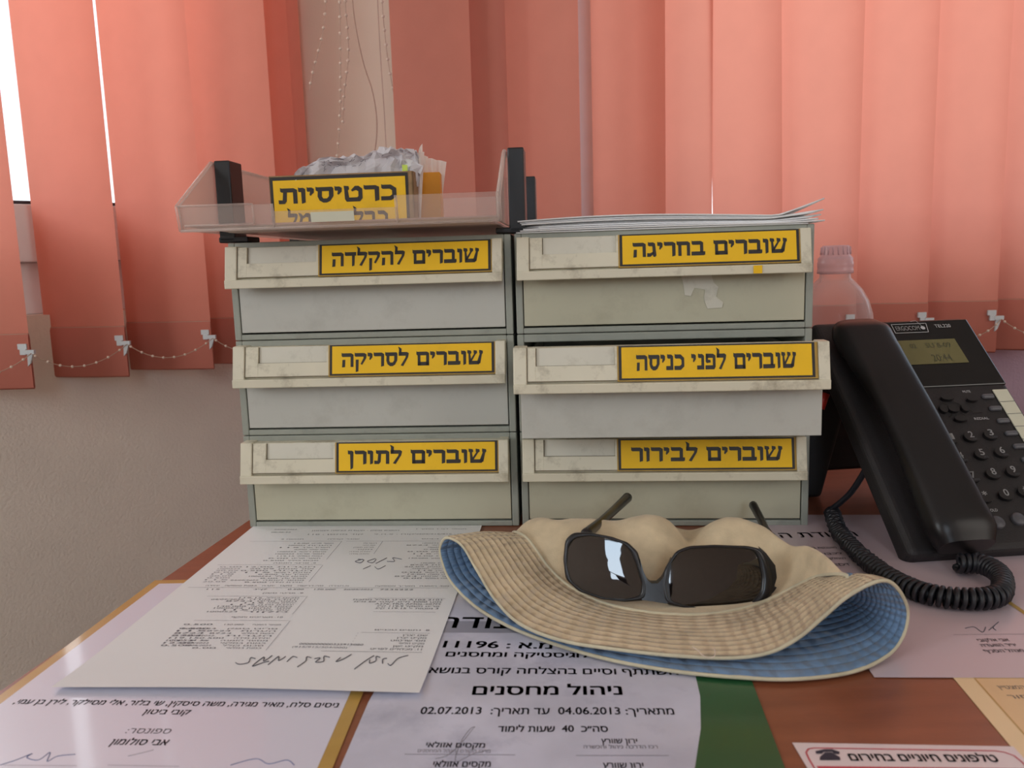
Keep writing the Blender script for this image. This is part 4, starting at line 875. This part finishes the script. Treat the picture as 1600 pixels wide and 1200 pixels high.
for st in ([(158, 50), (150, 48), (153, 53), (147, 53)], [(145, 48), (139, 56)], [(136, 49), (131, 53), (136, 55), (137, 50)], [(126, 50), (121, 53), (126, 55), (127, 51), (122, 50)], [(148, 60), (144, 66), (140, 62)], [(136, 60), (132, 66)]): pen(st, .00025)
tag(b.build('printed_page', loc=o), 'white printed form page with small text and handwriting, lying before the left stack', 'paper')

# ------------------------------------------------------------------ bucket hat
def P3(pts): return [desk(x, y, z) for x, y, z in pts]
# rim: upper (tan) run from left fold to right fold, then the lower (blue) run back along the desk
RU_ = P3([(688, 856, .030), (698, 840, .040), (722, 852, .036), (745, 890, .026), (775, 938, .017), (815, 976, .012), (880, 1001, .010), (960, 1014, .009), (1050, 1024, .009), (1140, 1028, .009), (1200, 1020, .011), (1245, 998, .017), (1285, 965, .027), (1320, 935, .038), (1360, 912, .050), (1388, 908, .050)])
RL_ = P3([(1408, 928, .040), (1418, 958, .026), (1410, 995, .012), (1385, 1025, .005), (1330, 1050, .003), (1240, 1061, .003), (1150, 1058, .003), (1050, 1048, .003), (950, 1030, .003), (860, 1004, .003), (790, 976, .003), (740, 945, .004), (706, 910, .009), (692, 880, .020)])
SU_ = P3([(800, 838, .032), (806, 834, .039), (822, 842, .036), (838, 862, .029), (858, 890, .021), (885, 915, .014), (925, 938, .010), (975, 953, .009), (1040, 962, .009), (1110, 962, .009), (1165, 952, .009), (1205, 938, .011), (1240, 920, .017), (1272, 905, .029), (1300, 900, .040), (1322, 902, .046)])
SL_ = P3([(1330, 915, .040), (1330, 930, .026), (1310, 940, .014), (1270, 948, .008), (1200, 952, .004), (1130, 953, .003), (1060, 950, .003), (1000, 946, .003), (950, 938, .003), (900, 925, .003), (860, 905, .004), (830, 885, .007), (812, 868, .014), (802, 850, .024)])
def closed(pts, n):
    K = len(pts); out = []
    for i in range(n):
        t_ = i / n * K; k = int(t_); u = t_ - k; p0, p1, p2, p3 = (pts[(k + j) % K] for j in (-1, 0, 1, 2))
        out.append(.5 * ((2 * p1) + (p2 - p0) * u + (2 * p0 - 5 * p1 + 4 * p2 - p3) * u * u + (3 * p1 - p0 - 3 * p2 + p3) * u ** 3))
    return out
NT = 240; rim = closed(RU_ + RL_, NT); seam = closed(SU_ + SL_, NT)
hc = Vector((.02, .56, 0)); hat = empty('bucket_hat', hc, 'tan bucket hat with blue lining, crown toward the drawers, under the sunglasses', 'hat')
def brim_pt(u, v):
    i = int(round(u * NT)) % NT; p = seam[i].lerp(rim[i], v)
    up = i < NT * 16 / 30
    bow = math.sin(math.pi * v)
    p = p.copy(); p.z += (.002 if up else .0) * bow + .0006 * noise.noise(Vector((p.x * 60, p.y * 60, 0))); p.z = max(p.z, .0022)
    return p - hc
def two_sided(b, fn, nu, nv, m_out, m_in, th, closed_=True, flip=False):
    """a cloth shell: outer face m_out, inner face m_in, th apart"""
    P = [[fn(i / nu, j / nv) for i in range(nu)] for j in range(nv + 1)]
    def nrm(i, j):
        a = P[j][(i + 1) % nu] - P[j][i - 1]; c = P[min(j + 1, nv)][i] - P[max(j - 1, 0)][i]; n = a.cross(c)
        return n.normalized() * (-1 if flip else 1) if n.length > 1e-12 else Vector((0, 0, 1))
    for sgn, m in ((.5, m_out), (-.5, m_in)):
        Q = [[P[j][i] + nrm(i, j) * th * sgn for i in range(nu)] for j in range(nv + 1)]
        b.grid(lambda u, v: Q[int(round(v * nv))][int(round(u * nu)) % nu], nu, nv, m, closed=True)
b = MB(); two_sided(b, brim_pt, NT, 14, 'tan', 'blue', .0022, flip=True)
b.build('brim', parent=hat)
b = MB(); rp = [p - hc for p in rim]; b.tube(rp + [rp[0]], .0012, 'rim', 6, cap=False)
for i in range(0, NT, 2):
    pass
b.build('brim_edge', parent=hat)
# crown: a collapsed pouch from the seam back to a crumpled far end
back_px = [(838, 826, .020), (850, 822, .022), (868, 819, .026), (890, 817, .030), (915, 816, .031), (945, 814, .033), (980, 812, .034), (1010, 810, .034), (1040, 812, .033), (1075, 822, .030), (1110, 818, .031), (1150, 816, .031), (1180, 824, .030), (1210, 846, .026), (1235, 870, .022), (1250, 880, .018)]
BU = [desk(x, y + 6, z) for x, y, z in back_px]
BL = [desk(1252, 890, .010)] + [desk(x, y, .004) for x, y in [(1245, 876), (1230, 862), (1205, 850), (1180, 842), (1140, 838), (1100, 836), (1050, 836), (1010, 836), (970, 836), (930, 837), (890, 838), (855, 838)]] + [desk(840, 832, .010)]
back = closed(BU + BL, NT)
def crown_pt(u, v):
    i = int(round(u * NT)) % NT; up = i < NT * 16 / 30; w_ = i / (NT * 16 / 30)
    if v <= .86:
        k = v / .86; p = seam[i].lerp(back[i], k).copy()
        if up:
            bulge = math.sin(math.pi * min(1, max(0, w_))) ** .6; q = min(1, max(0, (p.y - .525) / .06)); q = q * q * (3 - 2 * q); q += (1 - q) * abs(2 * w_ - 1) ** 6
            p.z = seam[i].z + (back[i].z - seam[i].z) * min(k, 1) * q; bulge *= q
            g = lambda c0, w0: math.exp(-((p.x - c0) / w0) ** 2)
            p.z += bulge * .022 * math.sin(math.pi * k) ** 1.5
            far = min(1, max(0, (k - .35) / .4)) * min(1, (1 - k) * 6 + .25)
            # folds: two humps with a valley between, a dent before the left one
            p.z += bulge * (far * (.009 * g(.100, .020) + .008 * g(.152, .020) - .008 * g(.127, .008)) - .012 * math.sin(math.pi * k) ** 2 * g(.088 + .05 * k, .013) - .004 * far * g(.03, .012))
            p.z += bulge * .0048 * noise.noise(Vector((p.x * 30, p.y * 22, 1.7))) + bulge * .0012 * noise.noise(Vector((p.x * 90, p.y * 60, 4)))
        return p - hc
    k = (v - .86) / .14; c_ = sum(back, Vector()) / NT; c_ = Vector((back[i].x * .6 + c_.x * .4, c_.y + .012, .012)); return back[i].lerp(c_, k) - hc
b = MB(); two_sided(b, crown_pt, NT, 40, 'tanc', 'blue', .0014)
b.build('crown', parent=hat)
b = MB(); b.tube([p - hc + Vector((0, 0, .0012)) for p in seam[:int(NT * 16 / 30) + 2]], .0013, 'rim', 5); b.build('seam', parent=hat)
b = MB(); b.tube([p - hc for p in spline([desk(1082, 1010, .0165), desk(1090, 1016, .0165), desk(1098, 1024, .016), desk(1108, 1028, .015), desk(1117, 1024, .016), desk(1116, 1012, .017)], 24)], .0003, 'bead', 5); b.build('loose_thread', parent=hat)

# ------------------------------------------------------------------ sunglasses
S8 = .2375
def zx(p): return (860 + p[0] * S8, 760 + p[1] * S8)
GY = .512
def gl(x, y, off=0): return dep(x, y, GY + ((x - 1045) / 165) ** 2 * .006 + (945 - y) * .00012 + off)
go = gl(1045, 930); glass = empty('sunglasses', go, 'black wraparound sunglasses resting on the hat brim, temples folded out behind', 'sunglasses')
def loop(pts, n=96, c=None, sm=1):
    pts = [zx(p) for p in pts]; c = c or (sum(p[0] for p in pts) / len(pts), sum(p[1] for p in pts) / len(pts)); out = []
    for i in range(n):
        a = 2 * math.pi * i / n; dx, dy = math.cos(a), math.sin(a); best = 0
        for p, q in zip(pts, pts[1:] + pts[:1]):
            ex_, ey_ = q[0] - p[0], q[1] - p[1]; den = dx * ey_ - dy * ex_
            if abs(den) < 1e-9: continue
            t_ = ((p[0] - c[0]) * ey_ - (p[1] - c[1]) * ex_) / den; s_ = ((p[0] - c[0]) * dy - (p[1] - c[1]) * dx) / den
            if t_ > 0 and -1e-6 <= s_ <= 1 + 1e-6: best = max(best, t_)
        out.append(best)
    for _ in range(sm): out = [(out[i - 1] + 2 * out[i] + out[(i + 1) % n]) / 4 for i in range(n)]
    return [(c[0] + r * math.cos(2 * math.pi * i / n), c[1] + r * math.sin(2 * math.pi * i / n)) for i, r in enumerate(out)], c
LI = [(120, 400), (160, 345), (250, 328), (360, 338), (470, 375), (525, 425), (570, 540), (600, 640), (590, 715), (480, 742), (350, 728), (220, 685), (140, 620), (112, 520)]
LO = [(98, 350), (150, 303), (270, 305), (400, 330), (510, 368), (575, 430), (605, 540), (640, 640), (640, 750), (480, 760), (330, 742), (185, 690), (100, 610), (84, 480)]
RI = [(790, 520), (845, 440), (930, 412), (1080, 405), (1250, 410), (1340, 425), (1368, 490), (1388, 600), (1378, 700), (1320, 762), (1200, 795), (1080, 803), (900, 785), (795, 748), (770, 650)]
RO = [(750, 540), (825, 425), (910, 392), (1080, 384), (1300, 392), (1392, 412), (1440, 500), (1466, 600), (1462, 710), (1400, 775), (1250, 812), (1100, 822), (900, 804), (745, 770), (725, 650)]
fr = MB(); n = 96
for inn, out_ in ((LI, LO), (RI, RO)):
    a, c = loop(inn); o_, _ = loop(out_, c=c)
    rings = [[gl(x, y, .0006) - go for x, y in a], [gl(x, y, -.0012) - go for x, y in [(a[i][0] * .7 + o_[i][0] * .3, a[i][1] * .7 + o_[i][1] * .3) for i in range(n)]], [gl(x, y, -.0006) - go for x, y in [(a[i][0] * .15 + o_[i][0] * .85, a[i][1] * .15 + o_[i][1] * .85) for i in range(n)]], [gl(x, y, .0015) - go for x, y in o_], [gl(x, y, .0045) - go for x, y in o_], [gl(x, y, .0045) - go for x, y in a]]
    vs = [p for r in rings for p in r]; K = len(rings)
    fr.add(vs, [(r * n + i, r * n + (i + 1) % n, ((r + 1) % K) * n + (i + 1) % n, ((r + 1) % K) * n + i) for r in range(K) for i in range(n)], 'frame', True)
    l = MB(); cc = gl(c[0], c[1], -.0010) - go; vs = [cc]
    for k in (.33, .66, 1.0): vs += [gl(c[0] + (x - c[0]) * k, c[1] + (y - c[1]) * k, -.0010 + .0012 * k * k) - go for x, y in a]
    fs = [(0, 1 + (i + 1) % n, 1 + i) for i in range(n)] + [(1 + r * n + i, 1 + r * n + (i + 1) % n, 1 + (r + 1) * n + (i + 1) % n, 1 + (r + 1) * n + i) for r in (0, 1) for i in range(n)]
    l.add(vs, fs, 'lens', True); l.build('lens', parent=glass)
br = [(590, 480), (612, 560), (640, 618), (665, 638), (705, 638), (735, 612), (765, 560), (800, 480), (780, 620), (790, 760), (760, 772), (700, 762), (640, 752), (600, 748), (612, 660)]
P = [gl(*zx(p), -.0008) - go for p in br]; fr.prism(P, (0, .005, 0), 'frame')
fr.prism([gl(*zx(p), .0005) - go for p in [(1385, 412), (1420, 440), (1480, 520), (1490, 600), (1462, 700), (1440, 720), (1430, 600), (1400, 480)]], (0, .006, 0), 'frame')
fr.build('frame', parent=glass)
def temple(pts, rs):
    b = MB(); path = spline([dep(*zx(p), D) - go for p, D in pts], 30); K = len(rs) - 1; rr = []
    for i in range(31):
        t_ = i / 30 * K; k = min(int(t_), K - 1); rr.append(rs[k] + (rs[k + 1] - rs[k]) * (t_ - k))
    b.tube(path, rr, 'frame', 12); 
    for q, r_ in ((path[-1], rr[-1]), (path[0], rr[0])): b.ball(q, r_, 'frame', 12, 8)
    b.build('temple', parent=glass)
temple([((235, 312), .552), ((330, 235), .59), ((420, 155), .635), ((505, 75), .672)], [.0040, .0034, .0036, .0042])
temple([((1462, 600), .552), ((1475, 480), .556), ((1452, 380), .585), ((1400, 250), .63), ((1335, 125), .672)], [.0055, .0036, .0029, .0031, .0036])
b = MB(); p0, p1 = dep(*zx((1440, 715)), .527) - go, dep(*zx((1545, 660)), .535) - go; b.tube([p0, p0.lerp(p1, .5), p1], [.0046, .0034, .0024], 'frame', 10); b.build('hinge', parent=glass)
b = MB(); b.tube([p1, p1 + Vector((.0012, .0006, .0004))], .0027, 'chrome', 10); b.build('hinge_pin', parent=glass)
